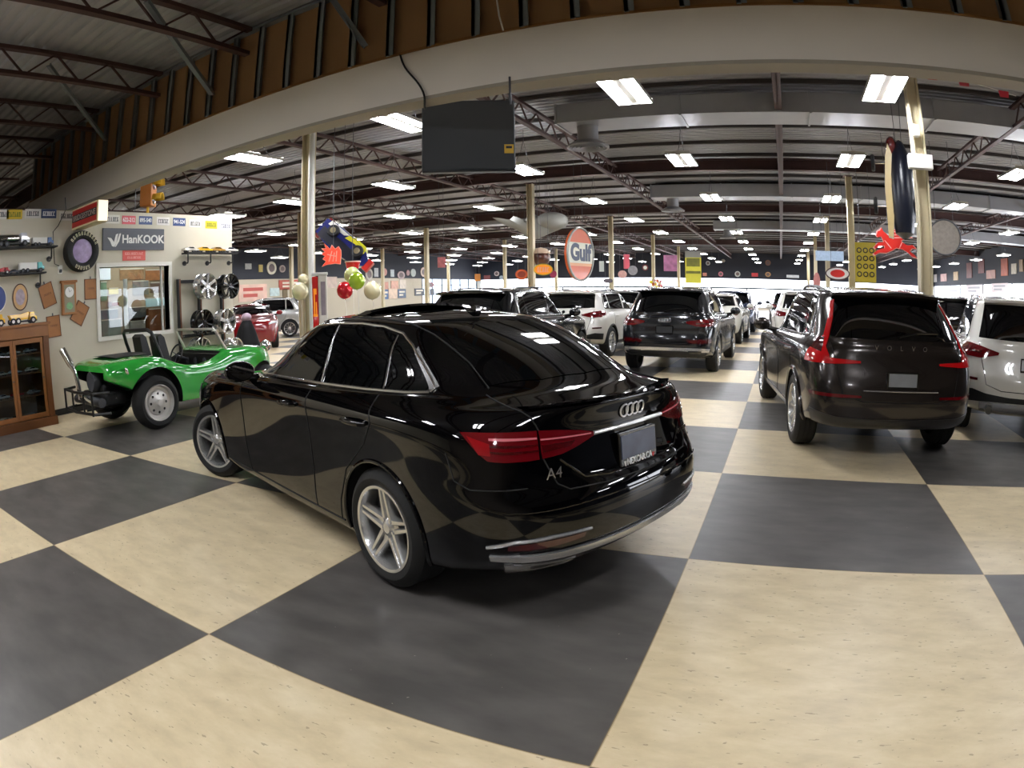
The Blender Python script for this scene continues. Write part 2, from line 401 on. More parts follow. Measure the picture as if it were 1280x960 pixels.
# ================================================================ ceiling lights
mlamp = M('lit fluorescent tubes', 'ffffff', .4, emit=48, ecol='f7f9ff')
mhouse = M('white light housing', 'c9c6bd', .4, .2)
def make_light():
    t = thing('high_bay_light', 'x', 'ceiling light', (0, 0, 4.3))
    mb = MB(); mb.box(-.05, .05, -.62, .62, .0, .07)                # spine
    for s in (-1, 1):
        mb.add([(s*.05, -.62, .05), (s*.25, -.62, .0), (s*.25, .62, .0), (s*.05, .62, .05)], [(0, 1, 2, 3)])
        mb.box(s*.25-.006, s*.25+.006, -.62, .62, -.02, .03); 
    for y in (-.62, .61): mb.box(-.25, .25, y, y+.01, -.015, .06)
    mb.box(-.06, .06, -.16, .16, .07, .12)
    obj('housing', mb, mhouse, t)
    for s in (-1, 1):
        mb = MB(); mb.box(s*.158-.082, s*.158+.082, -.595, .595, -.012, .008)
        obj('lamp_panel', mb, mlamp, t)
    mb = MB()
    for y in (-.5, .5):
        mb.tube([(0, y, .07), (0, y*.4, .35), (0, 0, .7), (0, 0, .95)], .006, 4)
    obj('hanging_wire', mb, mgrey, t)
    return t
LX = [-28.6, -25.2, -21.8, -18.4, -15.0, -12.0, -8.55, -5.05, -1.51, 2.03, 5.9, 9.85, 13.6]
LY = [4.67, 9.45, 14.75, 20.05, 25.3, 30.5, 35.9, 41.4, 47.0, 52.6]
ordn = ['first', 'second', 'third', 'fourth', 'fifth', 'sixth', 'seventh', 'eighth', 'ninth', 'tenth']
rowname = {-28.6: 'row along the far left wall', -25.2: 'second row from far left wall', -21.8: 'third row from far left wall', -18.4: 'fourth row from far left wall', -15.0: 'second row left of partition wall',
  -12.0: 'row just left of partition wall', -8.55: 'row above the green buggy', -5.05: 'row above the black sedan', -1.51: 'row above the four ring SUV',
  2.03: 'row above the charcoal SUV', 5.9: 'row right of near right column', 9.85: 'second row from the right wall', 13.6: 'row along the right wall'}
proto = make_light(); first = True
G = 'twin panel ceiling lights'
for x in LX:
    for j, y in enumerate(LY):
        if x < -11 and y < 8: continue
        lab = 'twin panel ceiling light, %s from the front in the %s' % (ordn[j], rowname[x])
        if first: o = proto; o.location = (x, y, 4.3); o['label'] = lab; o['group'] = G; first = False
        else: dup(proto, (x, y, 4.3), 0, lab, G)
for x in (-8.55, -5.05, -1.51, 2.03):                                         # the bay the photographer stands in, some lights added to brighten beam and partition
    for y in ((-2.8, -8.6) if x in (-5.05, 2.03) else (-2.8,)):
        dup(proto, (x, y, 4.3), 0, 'white twin panel ceiling light in the front bay, outside the picture', 'front bay ceiling lights')
# ================================================================ car building kit (car space: x forward from the rear axle, y left, z up)
mtire = M('tyre rubber', '131313', .75, bump=.15, nscale=60); malloy = M('silver alloy', 'cfcfcd', .27, .82)
mdarkalloy = M('grey alloy', '55575b', .3, .85); mdisc = M('brake disc', '3c3a38', .5, .6); mglass = M('tinted glass', '040506', .03, spec=.55)
mtrim = M('gloss black trim', '060606', .15, coat=.5); mplast = M('textured black plastic', '131314', .6); mredl = M('red lamp lens', '5c0810', .08, coat=1., emit=.01, ecol='c0101a')  # red lens given a faint glow, though the sedan's lamps are unlit
mredd = M('dark red lamp lens', '4a060a', .1, coat=1.); mredb = M('bright red lamp lens', 'b01016', .1, coat=1., emit=.05, ecol='e01818'); msilver = M('brushed silver trim', 'c4c4c4', .26, .75)
munder = M('car underside', '060606', .8)
def bsp(P, n, closed):
    P = np.asarray(P, float); m = len(P)
    if closed: Q = P+(2*P-np.roll(P, 1, 0)-np.roll(P, -1, 0))/6*.9
    else:
        Q = P.copy(); Q[1:-1] += (2*P[1:-1]-P[:-2]-P[2:])/6*.9
        Q = np.concatenate([[2*Q[0]-Q[1]], Q, [2*Q[-1]-Q[-2]]])
    out = []
    segs = m if closed else m-1
    for i in range(segs):
        for k in range(n):
            t = k/n; b = ((1-t)**3/6, (3*t**3-6*t*t+4)/6, (-3*t**3+3*t*t+3*t+1)/6, t**3/6)
            if closed: idx = [(i-1) % m, i, (i+1) % m, (i+2) % m]
            else: idx = [i, i+1, i+2, i+3]
            out.append(sum(b[q]*Q[idx[q]] for q in range(4)))
    if not closed: out.append(P[-1])
    return np.array(out)
def car_surface(rings, nu=7, nv=6):
    full = []
    for r in rings:                                            # half rings, front centre to rear centre, left side
        h = [tuple(p) for p in r]; full.append(h+[(x, -y, z) for x, y, z in h[-2:0:-1]])
    A = np.array([bsp(r, nu, True) for r in full])             # rings x around
    B = np.stack([bsp(A[:, k], nv, False) for k in range(A.shape[1])], 1)
    return B
class Car:
    def __init__(s, rings, WB, arch, wheel_r, track, name, label, cat, loc, hd, paint, group=None):
        s.t = thing(name, label, cat, (loc[0], loc[1], 0), math.radians(hd), group); s.WB = WB; s.paint = paint; s.track = track; s.wr = wheel_r
        B = car_surface(rings); n, m = B.shape[:2]
        mb = MB(); vs = [tuple(p) for p in B.reshape(-1, 3)]
        fs = [(i*m+k, i*m+(k+1) % m, (i+1)*m+(k+1) % m, (i+1)*m+k) for i in range(n-1) for k in range(m)]
        mb.add(vs, fs); mb.cur = 1; mb.f.append(tuple(range(m-1, -1, -1))); mb.mi.append(1)
        s.bvh = BVHTree.FromPolygons([Vector(v) for v in mb.v], mb.f)
        me = mb.mesh('body', [paint, munder])
        cut = MB()
        for x in (0, WB):
            for sg in (-1, 1): cut.X = Matrix.Translation((x, 0, wheel_r)); cut.lathe([(arch, sg*(track-.36)), (arch, sg*1.3)], 56, 'y')
        ob = bpy.data.objects.new('tmp', me); oc = bpy.data.objects.new('cut', cut.mesh('cut', munder)); COL.objects.link(ob); COL.objects.link(oc)
        md = ob.modifiers.new('b', 'BOOLEAN'); md.object = oc; md.operation = 'DIFFERENCE'; md.solver = 'EXACT'; md.material_mode = 'TRANSFER'
        dg = bpy.context.evaluated_depsgraph_get(); dg.update(); ev = ob.evaluated_get(dg)
        me2 = bpy.data.meshes.new_from_object(ev); bpy.data.objects.remove(ob); bpy.data.objects.remove(oc)
        me2.polygons.foreach_set('use_smooth', [True]*len(me2.polygons)); me2.set_sharp_from_angle(angle=math.radians(38)); me2.name = 'body'
        s.body = obj('body', me2, None, s.t)
        s.arch = arch
    def hit(s, p, mode):
        p = Vector(p)
        if mode in ('y', '-y'):
            sg = 1 if mode == 'y' else -1
            h = s.bvh.ray_cast(Vector((p.x, sg*3, p.z)), Vector((0, -sg, 0)))
        elif mode == '-x': h = s.bvh.ray_cast(Vector((-5, p.y, p.z)), Vector((1, 0, 0)))
        elif mode == 'x': h = s.bvh.ray_cast(Vector((8, p.y, p.z)), Vector((-1, 0, 0)))
        elif mode == 'z': h = s.bvh.ray_cast(Vector((p.x, p.y, 5)), Vector((0, 0, -1)))
        elif mode == 'c':                                      # towards the car's middle, for pieces that wrap a rear corner
            o = Vector((.35, math.copysign(min(abs(p.y), .25), p.y), p.z)); d = (p-o).normalized(); h = s.bvh.ray_cast(o+d*4, -d)
        else: h = (None,)
        if h[0] is None: h = s.bvh.find_nearest(p)
        n = h[1]; c = Vector((1.3, 0, .8))
        if n.dot(h[0]-c) < 0: n = -n
        return h[0], n
    def patch(s, name, top, bot, mat, mode, off=.004, n=24, m=8, parent=None, lip=.012, smooth=True):
        def rs(pl, n):
            pl = [Vector(q) for q in pl]; d = [0]
            for a, b in zip(pl, pl[1:]): d.append(d[-1]+(b-a).length)
            out = []
            for i in range(n):
                t = d[-1]*i/(n-1); k = 0
                while k < len(pl)-2 and d[k+1] < t: k += 1
                f = (t-d[k])/max(1e-9, d[k+1]-d[k]); out.append(pl[k].lerp(pl[k+1], min(1, max(0, f))))
            return out
        T_, B_ = rs(top, n), rs(bot, n); G = []; H = []
        for j in range(m+1):
            G.append([]); 
            for i in range(n):
                p, nn = s.hit(T_[i].lerp(B_[i], j/m), mode); G[-1].append((p, nn))
        mb = MB(); mb.grid([[p+nn*off for p, nn in r] for r in G])
        edge = [G[0][i] for i in range(n)]+[G[j][n-1] for j in range(1, m+1)]+[G[m][i] for i in range(n-2, -1, -1)]+[G[j][0] for j in range(m-1, 0, -1)]
        k = len(edge); o = len(mb.v)
        mb.v += [tuple(p+nn*off) for p, nn in edge]+[tuple(p-nn*lip) for p, nn in edge]
        for i in range(k): mb.f.append((o+i, o+(i+1) % k, o+k+(i+1) % k, o+k+i)); mb.mi.append(0)
        ob = obj(name, mb, mat, parent or s.t, smooth=smooth, angle=50)
        return ob
    def rim(s, name, pts, r, mat, mode, off=.0, closed=False, parent=None, n=6, sub=5, smooth=None):
        pts = [Vector(q) for q in pts]; P = []
        if closed: pts = pts+[pts[0]]
        for a, b in zip(pts, pts[1:]):
            for i in range(sub): P.append(a.lerp(b, i/sub))
        if not closed: P.append(pts[-1])
        Q = []
        for p in P:
            h, nn = s.hit(p, mode); Q.append(h+nn*off)
        return obj(name, MB().tube(Q, r, n, closed=closed), mat, parent or s.t, smooth=True)
    def side(s, pts, y=.9): return [(x, y, z) for x, z in pts]
    def wheels(s, make, steer=0.):
        first = None
        for x in (0, s.WB):
            for sg in (1, -1):
                if first is None: w = make(s.t); first = w
                else:
                    w = first.copy(); COL.objects.link(w); w.parent = s.t
                    for c in first.children: q = c.copy(); COL.objects.link(q); q.parent = w
                w.location = (x, sg*(s.track-.115), s.wr)
                a = math.radians(steer) if x > 0 else 0
                w.rotation_euler = (0, 0, a+(0 if sg > 0 else PI))
def make_wheel(R=.33, rim=.235, W=.235, style='twin5', alloy=None, parent=None, mt=None):
    alloy = alloy or malloy; h = W/2
    mb = MB(); s = .018
    prof = [(rim-.005, h-.02), (rim+.01, h-.004), (rim+(R-rim)*.45, h+.006), (R-.025, h-.006), (R-.006, h-.028)]
    for k in range(4):
        c = h-.045-k*(W-.09)/3
        prof += [(R, c+.012), (R, c-.006), (R-.009, c-.008), (R-.009, c-.016)] if k < 3 else [(R, c+.012), (R, c-.006)]
    prof += [(R-.006, -h+.025), (R-.03, -h+.004), (rim, -h+.01)]
    mb.lathe([(r, y) for r, y in prof], 64, 'y', cap=False)
    t = obj('tire', mb, mtire, parent, smooth=True, angle=35)
    mb = MB()
    mb.lathe([(rim+.008, h-.012), (rim+.004, h-.002), (rim-.012, h-.006), (rim-.02, h-.03), (rim-.03, 0), (rim-.02, -h+.02)], 56, 'y', cap=False)
    f = h-.035                                                  # spoke face
    def spoke(a, r0, r1, w0, w1, off0=0., off1=0., d0=0., d1=0.):
        c, q = math.cos(a), math.sin(a)
        def P(r, o, y): return (r*c-o*q, y, r*q+o*c)
        vs = []
        for r, w, o, d in ((r0, w0, off0, d0), (r1, w1, off1, d1)):
            vs += [P(r, o-w, f+d-.022), P(r, o-w*.55, f+d), P(r, o+w*.55, f+d), P(r, o+w, f+d-.022), P(r, o+w, f+d-.05), P(r, o-w, f+d-.05)]
        mb.add(vs, [(i, (i+1) % 6, 6+(i+1) % 6, 6+i) for i in range(6)]+[(0, 5, 4, 3, 2, 1), (6, 7, 8, 9, 10, 11)])
    if style == 'twin5':
        for k in range(5):
            a = PI/2+k*2*PI/5
            for sg in (-1, 1): spoke(a, .045, rim-.008, .02, .0125, sg*.027, sg*.017, -.004, .02)
            spoke(a, .04, .1, .022, .01, 0, 0, -.012, -.012)
    elif style == 'five':
        for k in range(5):
            a = PI/2+k*2*PI/5; spoke(a, .04, rim-.01, .034, .026, 0, 0, 0, .02)
    elif style == 'y5':
        for k in range(5):
            a = PI/2+k*2*PI/5
            for sg in (-1, 1): spoke(a, .045, rim-.008, .02, .014, sg*.012, sg*.07, -.004, .018)
    elif style == 'ten':
        for k in range(10): spoke(k*PI/5, .04, rim-.008, .013, .012, 0, 0, 0, .02)
    elif style == 'mesh':
        for k in range(9):
            for sg in (-1, 1): spoke(k*2*PI/9, .045, rim-.008, .01, .008, 0, sg*.07, 0, .02)
    mb.lathe([(0, f+.004), (.028, f+.004), (.034, f), (.05, f-.006), (.062, f-.02), (.064, f-.05), (0, f-.05)], 24, 'y', cap=False)
    for k in range(5):
        a = PI/2+(k+.5)*2*PI/5; mb.X = Matrix.Translation((.05*math.cos(a), 0, .05*math.sin(a))); mb.lathe([(.009, f-.015), (.009, f+.001), (0, f+.001)], 8, 'y', cap=False); mb.X = Matrix.Identity(4)
    obj('rim', mb, alloy, t, smooth=True, angle=30)
    mb = MB(); mb.lathe([(.06, .0), (rim-.06, .0), (rim-.06, -.02), (.06, -.02)], 40, 'y', cap=False); mb.lathe([(0, -.04), (rim-.02, -.04)], 32, 'y', cap=False)
    obj('brake_disc', mb, mdisc, t, smooth=True, angle=30)
    return t
def sedan_rings():
    side = [2.82, 1.95, 1.25, .5, -.2]
    R = []
    def ring(front, sy, sz, rear):
        R.append(list(front)+[(x, y, z) for x, y, z in zip(side, sy, sz)]+list(rear))
    ring([(3.52,0,.2),(3.46,.45,.2),(3.30,.70,.2),(3.08,.80,.2)], [.82]*5, [.19,.18,.18,.18,.19], [(-.52,.80,.24),(-.76,.66,.27),(-.86,.4,.28),(-.89,0,.28)])
    ring([(3.62,0,.24),(3.56,.45,.24),(3.40,.72,.24),(3.14,.845,.24)], [.875,.87,.87,.87,.875], [.215]*5, [(-.56,.86,.29),(-.83,.71,.31),(-.94,.42,.32),(-.97,0,.32)])
    ring([(3.67,0,.32),(3.61,.45,.32),(3.45,.735,.32),(3.17,.87,.32)], [.90,.895,.895,.895,.90], [.32]*5, [(-.60,.875,.38),(-.87,.735,.385),(-.98,.43,.39),(-1.01,0,.39)])
    ring([(3.70,0,.48),(3.64,.45,.48),(3.48,.74,.48),(3.2,.88,.48)], [.912,.900,.898,.900,.912], [.47]*5, [(-.62,.885,.50),(-.885,.745,.50),(-.99,.435,.50),(-1.02,0,.50)])
    ring([(3.70,0,.60),(3.64,.45,.60),(3.49,.735,.60),(3.2,.88,.61)], [.915,.903,.900,.905,.916], [.62]*5, [(-.62,.885,.62),(-.875,.745,.62),(-.97,.435,.62),(-1.0,0,.62)])
    ring([(3.67,0,.68),(3.62,.45,.68),(3.46,.725,.69),(3.18,.87,.72)], [.915,.910,.908,.912,.918], [.76,.76,.77,.775,.78], [(-.60,.875,.71),(-.835,.735,.705),(-.925,.43,.70),(-.955,0,.70)])
    ring([(3.63,0,.735),(3.58,.45,.735),(3.42,.71,.745),(3.16,.855,.79)], [.908,.916,.917,.919,.922], [.85,.865,.875,.885,.895], [(-.58,.872,.84),(-.80,.725,.82),(-.895,.425,.82),(-.925,0,.82)])
    ring([(3.58,0,.765),(3.54,.45,.765),(3.38,.69,.775),(3.13,.83,.83)], [.885,.905,.907,.908,.905], [.905,.925,.935,.945,.955], [(-.55,.850,.955),(-.77,.70,.95),(-.875,.42,.945),(-.905,0,.945)])
    ring([(3.48,0,.80),(3.44,.45,.80),(3.3,.665,.815),(3.08,.79,.875)], [.845,.865,.867,.866,.855], [.945,.968,.980,.990,1.0], [(-.50,.79,1.005),(-.745,.64,1.01),(-.885,.40,1.02),(-.925,0,1.025)])
    ring([(3.36,0,.825),(3.32,.43,.825),(3.2,.62,.84),(3.0,.745,.90)], [.80,.835,.84,.838,.825], [.96,.982,.995,1.005,1.022], [(-.46,.74,1.022),(-.70,.60,1.025),(-.84,.38,1.032),(-.88,0,1.036)])
    ring([(2.75,0,.93),(2.7,.4,.93),(2.6,.6,.935),(2.48,.72,.945)], [.775,.815,.818,.815,.795], [.965,.995,1.008,1.02,1.05], [(-.42,.69,1.045),(-.60,.55,1.05),(-.72,.35,1.055),(-.75,0,1.058)])
    ring([(2.10,0,.99),(2.06,.4,.985),(1.97,.6,.985),(1.86,.70,.99)], [.745,.785,.79,.785,.745], [1.0,1.01,1.02,1.035,1.08], [(-.36,.635,1.085),(-.50,.50,1.085),(-.60,.31,1.09),(-.63,0,1.095)])
    R[-1][4] = (1.75,.745,1.0); R[-1][5] = (1.52,.78,1.01); R[-1][6] = (1.1,.787,1.02); R[-1][7] = (.5,.785,1.035); R[-1][8] = (-.04,.75,1.065)
    R.append([(1.66,0,1.22),(1.64,.34,1.215),(1.58,.54,1.21),(1.50,.635,1.205),(1.38,.675,1.21),(1.15,.695,1.215),(.8,.70,1.22),(.45,.695,1.22),(.12,.675,1.225),(-.1,.61,1.235),(-.24,.47,1.24),(-.30,.28,1.25),(-.32,0,1.255)])
    R.append([(1.34,0,1.385),(1.32,.3,1.38),(1.28,.47,1.37),(1.2,.55,1.36),(1.08,.58,1.36),(.92,.59,1.365),(.7,.595,1.368),(.5,.592,1.365),(.3,.57,1.355),(.14,.525,1.352),(.04,.43,1.355),(-.01,.26,1.37),(-.02,0,1.375)])
    R.append([(1.24,0,1.41),(1.22,.27,1.407),(1.18,.41,1.40),(1.11,.485,1.395),(1.02,.51,1.398),(.88,.52,1.402),(.7,.525,1.404),(.52,.522,1.40),(.36,.50,1.39),(.23,.46,1.385),(.15,.37,1.388),(.11,.22,1.40),(.10,0,1.404)])
    R.append([(1.1,0,1.427),(1.08,.17,1.426),(1.05,.26,1.423),(1.0,.30,1.422),(.93,.32,1.423),(.82,.33,1.425),(.7,.33,1.426),(.56,.33,1.424),(.44,.31,1.42),(.36,.28,1.418),(.3,.22,1.42),(.27,.13,1.424),(.26,0,1.425)])
    R.append([(x, 0, 1.432) for x in np.linspace(1.0, .36, 13)])
    return R
def suv_rings(WB=2.86, L=4.69, W=1.9, H=1.65, rear=.97, belt=0., slant=0.):
    h = W/2; xf = L-rear; side = [WB, WB*.68, WB*.43, WB*.17, -.12]; R = []
    def ring(z, y, fr, rr, zf=None, zr=None, sz=None, dy=(0, 0, 0, 0, 0)):
        zf = zf or z; zr = zr or z
        F = [(fr, 0, zf), (fr-.06, .45, zf), (fr-.2, .72*h/.95, zf), (fr-.48, y-.045, zf+.3*(z-zf))]
        S = [(x, y+d, (sz[i] if sz else z)) for i, (x, d) in enumerate(zip(side, dy))]
        Q = [(rr+.36, y-.03, zr), (rr+.115, y-.165, zr), (rr+.03, .44, zr), (rr, 0, zr)]
        R.append(F+S+Q)
    ring(.25, h-.11, xf-.17, -rear+.14, .22, .33)
    ring(.29, h-.06, xf-.08, -rear+.05, .26, .37)
    ring(.42, h-.03, xf-.02, -rear+.01, .42, .46)
    ring(.60, h-.018, xf, -rear, .6, .6, dy=(0, -.012, -.015, -.012, 0))
    ring(.78, h-.008, xf-.02, -rear+.02, .74, .75, dy=(0, -.01, -.012, -.01, 0))
    ring(.92, h, xf-.06, -rear+.06, .84, .88)
    ring(1.0, h-.012, xf-.12, -rear+.085, .9, .98, sz=[.98,1.0,1.01,1.02,1.03])
    ring(1.05, h-.06, xf-.24, -rear+.10, .94, 1.06, sz=[1.02,1.055,1.065,1.075,1.085])
    ring(1.075, h-.09, xf-.42, -rear+.12, .975, 1.10, sz=[1.04,1.075,1.085,1.095,1.11])
    c = xf-1.42                                                # windscreen base
    R.append([(xf-.95,0,1.04),(xf-1.0,.4,1.035),(xf-1.08,.6,1.035),(xf-1.18,h-.2,1.04),(WB-.45,h-.16,1.055),(WB*.68,h-.125,1.085),(WB*.43,h-.12,1.10),(WB*.17,h-.12,1.115),(-.16,h-.125,1.14),(-rear+.46,h-.15,1.15),(-rear+.24,h-.28,1.155),(-rear+.155,.42,1.16),(-rear+.14,0,1.165)])
    R.append([(c,0,1.10),(c-.04,.4,1.10),(c-.12,.6,1.10),(c-.24,h-.225,1.11),(c-.4,h-.17,1.115),(WB*.62,h-.145,1.125),(WB*.40,h-.14,1.14),(WB*.15,h-.14,1.155),(-.18,h-.145,1.18),(-rear+.47,h-.17,1.19),(-rear+.26,h-.30,1.195),(-rear+.175,.41,1.20),(-rear+.16,0,1.205)])
    zm = (1.15+H)/2-.01; k = slant
    R.append([(c-.42,0,zm),(c-.46,.36,zm),(c-.54,.53,zm),(c-.64,h-.27,zm-.01),(c-.8,h-.225,zm),(WB*.52,h-.21,zm),(WB*.36,h-.205,zm),(WB*.14,h-.205,zm+.005),(-.14,h-.21,zm+.01),(-rear+.56+k*.5,h-.24,zm+.01),(-rear+.38+k*.5,h-.36,zm+.01),(-rear+.30+k*.5,.36,zm+.015),(-rear+.285+k*.5,0,zm+.02)])
    zt = H-.085
    R.append([(c-.78,0,zt+.005),(c-.82,.32,zt),(c-.88,.48,zt-.01),(c-.97,h-.33,zt-.015),(c-1.1,h-.29,zt-.01),(WB*.46,h-.28,zt-.005),(WB*.33,h-.275,zt),(WB*.13,h-.275,zt),(-.08,h-.28,zt-.01),(-rear+.62+k,h-.31,zt-.02),(-rear+.48+k,h-.42,zt-.02),(-rear+.40+k,.33,zt-.01),(-rear+.385+k,0,zt-.005)])
    R.append([(c-.88,0,H-.035),(c-.91,.29,H-.04),(c-.97,.42,H-.048),(c-1.06,h-.40,H-.05),(c-1.18,h-.36,H-.045),(WB*.44,h-.35,H-.04),(WB*.32,h-.345,H-.035),(WB*.13,h-.345,H-.038),(-.04,h-.35,H-.05),(-rear+.58+k,h-.36,H-.065),(-rear+.42+k,h-.45,H-.065),(-rear+.33+k,.33,H-.055),(-rear+.31+k,0,H-.05)])
    R.append([(c-1.1,0,H-.008),(c-1.12,.18,H-.01),(c-1.16,.26,H-.012),(c-1.22,.32,H-.014),(c-1.3,.35,H-.012),(WB*.42,.36,H-.008),(WB*.31,.36,H-.006),(WB*.13,.36,H-.01),(.05,.35,H-.018),(-rear+.75+k,.33,H-.03),(-rear+.62+k,.28,H-.03),(-rear+.56+k,.18,H-.028),(-rear+.54+k,0,H-.026)])
    R.append([(x, 0, H-.002-.02*max(0, (.5-x))**2) for x in np.linspace(c-1.25, -rear+.8+k, 13)])
    return R
# ================================================================ the black sedan
mpaint = M('gloss black paint', '030304', .035, spec=.5)
HD = 159.7; hr = math.radians(HD); dx, dy = math.cos(hr), math.sin(hr)
ox, oy = -1.449-(-dy)*.90, -.94-dx*.90
A4 = Car(sedan_rings(), 2.82, .365, .33, .905, 'sedan', 'black glossy four door sedan seen from behind, parked in the middle foreground', 'car', (ox, oy), HD, mpaint)
A4.wheels(lambda p: make_wheel(.33, .235, .24, 'twin5', malloy, p), 26)
S = A4.side
mchr2 = M('polished window trim', 'c8c8c8', .14, .95)
for sg, md in ((1, 'y'), (-1, '-y')):
    q = sg
    # side glass: front door, rear door, fixed quarter
    Y = .75*q
    def win(name, top, bot): A4.patch(name, [(x, Y, z) for x, z in top], [(x, Y, z) for x, z in bot], mglass, md, .003)
    win('front_door_window', [(1.86,1.02),(1.62,1.15),(1.38,1.268),(1.18,1.335),(.88,1.355)], [(1.86,1.012),(1.5,1.02),(1.15,1.025),(.80,1.03)])
    win('rear_door_window', [(.80,1.357),(.55,1.357),(.38,1.345),(.22,1.318)], [(.72,1.032),(.5,1.037),(.3,1.043),(.12,1.05)])
    win('quarter_window', [(.165,1.305),(.06,1.26),(-.06,1.19),(-.20,1.085)], [(.065,1.052),(0,1.055),(-.1,1.06),(-.20,1.068)])
    A4.rim('window_trim', [(1.88,Y,1.012),(1.62,Y,1.165),(1.38,Y,1.283),(1.18,Y,1.35),(.9,Y,1.372),(.58,Y,1.374),(.36,Y,1.36),(.17,Y,1.325),(.04,Y,1.268),(-.08,Y,1.195),(-.245,Y,1.08),(-.24,Y,1.06)], .008, mchr2, md, .002)
    A4.rim('window_trim', [(1.88,Y,1.006),(1.5,Y,1.012),(.8,Y,1.022),(.3,Y,1.035),(-.1,Y,1.05),(-.24,Y,1.06)], .0095, mchr2, md, .003)
    A4.patch('window_trim_corner', [(.0,Y,1.262),(-.09,Y,1.2),(-.262,Y,1.085)], [(.0,Y,1.236),(-.08,Y,1.176),(-.225,Y,1.066)], msilver, md, .006, 14, 3)
    A4.rim('pillar_trim', [(.84,Y,1.36),(.76,Y,1.028)], .006, mchr2, md, .002)
    A4.rim('pillar_trim', [(.195,Y,1.315),(.095,Y,1.05)], .005, mchr2, md, .002)
    A4.rim('door_gap', [(1.86,.9*q,1.0),(1.9,.9*q,.85),(1.9,.9*q,.5),(1.85,.9*q,.26)], .004, munder, md)
    A4.rim('door_gap', [(.78,.9*q,1.015),(.75,.9*q,.85),(.74,.9*q,.5),(.76,.9*q,.27)], .004, munder, md)
    A4.rim('door_gap', [(.08,.9*q,1.03),(.02,.9*q,.9),(.10,.9*q,.78),(.32,.9*q,.6),(.42,.9*q,.4),(.45,.9*q,.27)], .004, munder, md)
    A4.rim('sill_gap', [(2.4,.9*q,.265),(1.4,.9*q,.265),(.42,.9*q,.265)], .006, munder, md)
    for x in (1.02, .18):                                      # door handles
        p, n = A4.hit((x, .92*q, .885), md); mb = MB()
        mb.tube([p+Vector((.10, 0, 0))-n*.01, p+Vector((.085, 0, .004))+n*.022, p+Vector((0, 0, .008))+n*.034, p+Vector((-.085, 0, .006))+n*.024, p+Vector((-.10, 0, 0))-n*.01], [.012, .016, .018, .016, .012], 10)
        h = obj('door_handle', mb, mpaint, A4.t, smooth=True)
    # mirrors
    mb = MB(); mb.X = Matrix.Translation((1.70, .985*q, 1.045)) @ Matrix.Rotation(.12*q, 4, 'Z')
    mb.ball((0, 0, 0), (.085, .125, .075), 20, 12)
    for i, v in enumerate(mb.v): mb.v[i] = (max(v[0], 1.665), v[1], v[2])
    mr = obj('mirror', mb, mpaint, A4.t, smooth=True)
    obj('mirror_stalk', MB().tube([(1.74, .82*q, .985), (1.74, .88*q, .985), (1.73, .93*q, 1.0)], [.03, .025, .022], 10), mtrim, mr, smooth=True)
    mb = MB(); mb.X = Matrix.Translation((1.660, .99*q, 1.045)); mb.add([(0, .105*math.cos(t), .062*math.sin(t)) for t in np.linspace(0, 2*PI, 24)[:-1]], [tuple(range(23))]); obj('mirror_glass', mb, M('mirror', 'dddddd', .02, 1.), mr)
    # wheel arch lips
    for x0 in (0, 2.82):
        P = []
        for t in np.linspace(-.25, PI+.25, 40):
            p, n = A4.hit((x0+.372*math.cos(t), .95*q, .33+.372*math.sin(t)), md); P.append(p+n*.001)
        obj('wheel_arch_lip', MB().tube(P, .012, 8), mpaint, A4.t, smooth=True)
    # tail lamps: outer part on the wing, inner part on the boot lid
    lamp = A4.patch('tail_lamp', [(-.60,.85*q,.935),(-.68,.815*q,.936),(-.76,.74*q,.936),(-.83,.65*q,.937),(-.845,.615*q,.936)], [(-.69,.83*q,.85),(-.715,.80*q,.818),(-.76,.75*q,.812),(-.83,.66*q,.812),(-.85,.62*q,.814)], mredl, 'c', .006, 30, 10)
    l2 = A4.patch('boot_lamp', [(-.85,.60*q,.936),(-.87,.5*q,.928),(-.90,.38*q,.910),(-.91,.30*q,.892)], [(-.85,.605*q,.814),(-.88,.5*q,.822),(-.90,.40*q,.845),(-.91,.30*q,.874)], mredl, '-x', .006, 24, 8)
    for f in (.22, .5, .75):
        A4.patch('lamp_band', [(-.72,.79*q,.935-.1*f-.0),(-.76,.745*q,.935-.105*f),(-.845,.62*q,.93-.1*f)], [(-.72,.79*q,.926-.1*f),(-.76,.745*q,.923-.105*f),(-.845,.62*q,.922-.1*f)], mredd if f != .22 else M('pale lamp guide', 'b8606a', .15, coat=1., emit=.08, ecol='ff8a90'), 'c', .009, 20, 2, lamp, .002)  # pale guide also glows of itself in the unlit lamp
    A4.patch('lamp_band', [(-.85,.60*q,.90),(-.90,.32*q,.890)], [(-.85,.60*q,.893),(-.90,.32*q,.884)], M('pale lamp guide', 'd8707a'), '-x', .009, 16, 2, l2, .002)
    A4.patch('lamp_band', [(-.85,.60*q,.872),(-.90,.42*q,.872)], [(-.85,.60*q,.84),(-.90,.45*q,.852)], mredd, '-x', .009, 16, 2, l2, .002)
    A4.patch('lamp_facet', [(-.635,.84*q,.92),(-.72,.79*q,.89)], [(-.69,.825*q,.845),(-.72,.79*q,.84)], M('facet red lens', '8c0c14', .1, coat=1.), 'c', .009, 10, 6, lamp, .002)
    # bumper: reflector, side vent line
    A4.patch('rear_reflector', [(-.80,.78*q,.452),(-.9,.66*q,.462),(-.97,.45*q,.462)], [(-.80,.78*q,.425),(-.9,.66*q,.428),(-.97,.46*q,.440)], mredd, 'c', .004, 20, 4)
    A4.rim('bumper_trim', [(-.72,.83*q,.432),(-.82,.76*q,.468),(-.92,.62*q,.478),(-.98,.42*q,.472)], .009, msilver, 'c', .002)
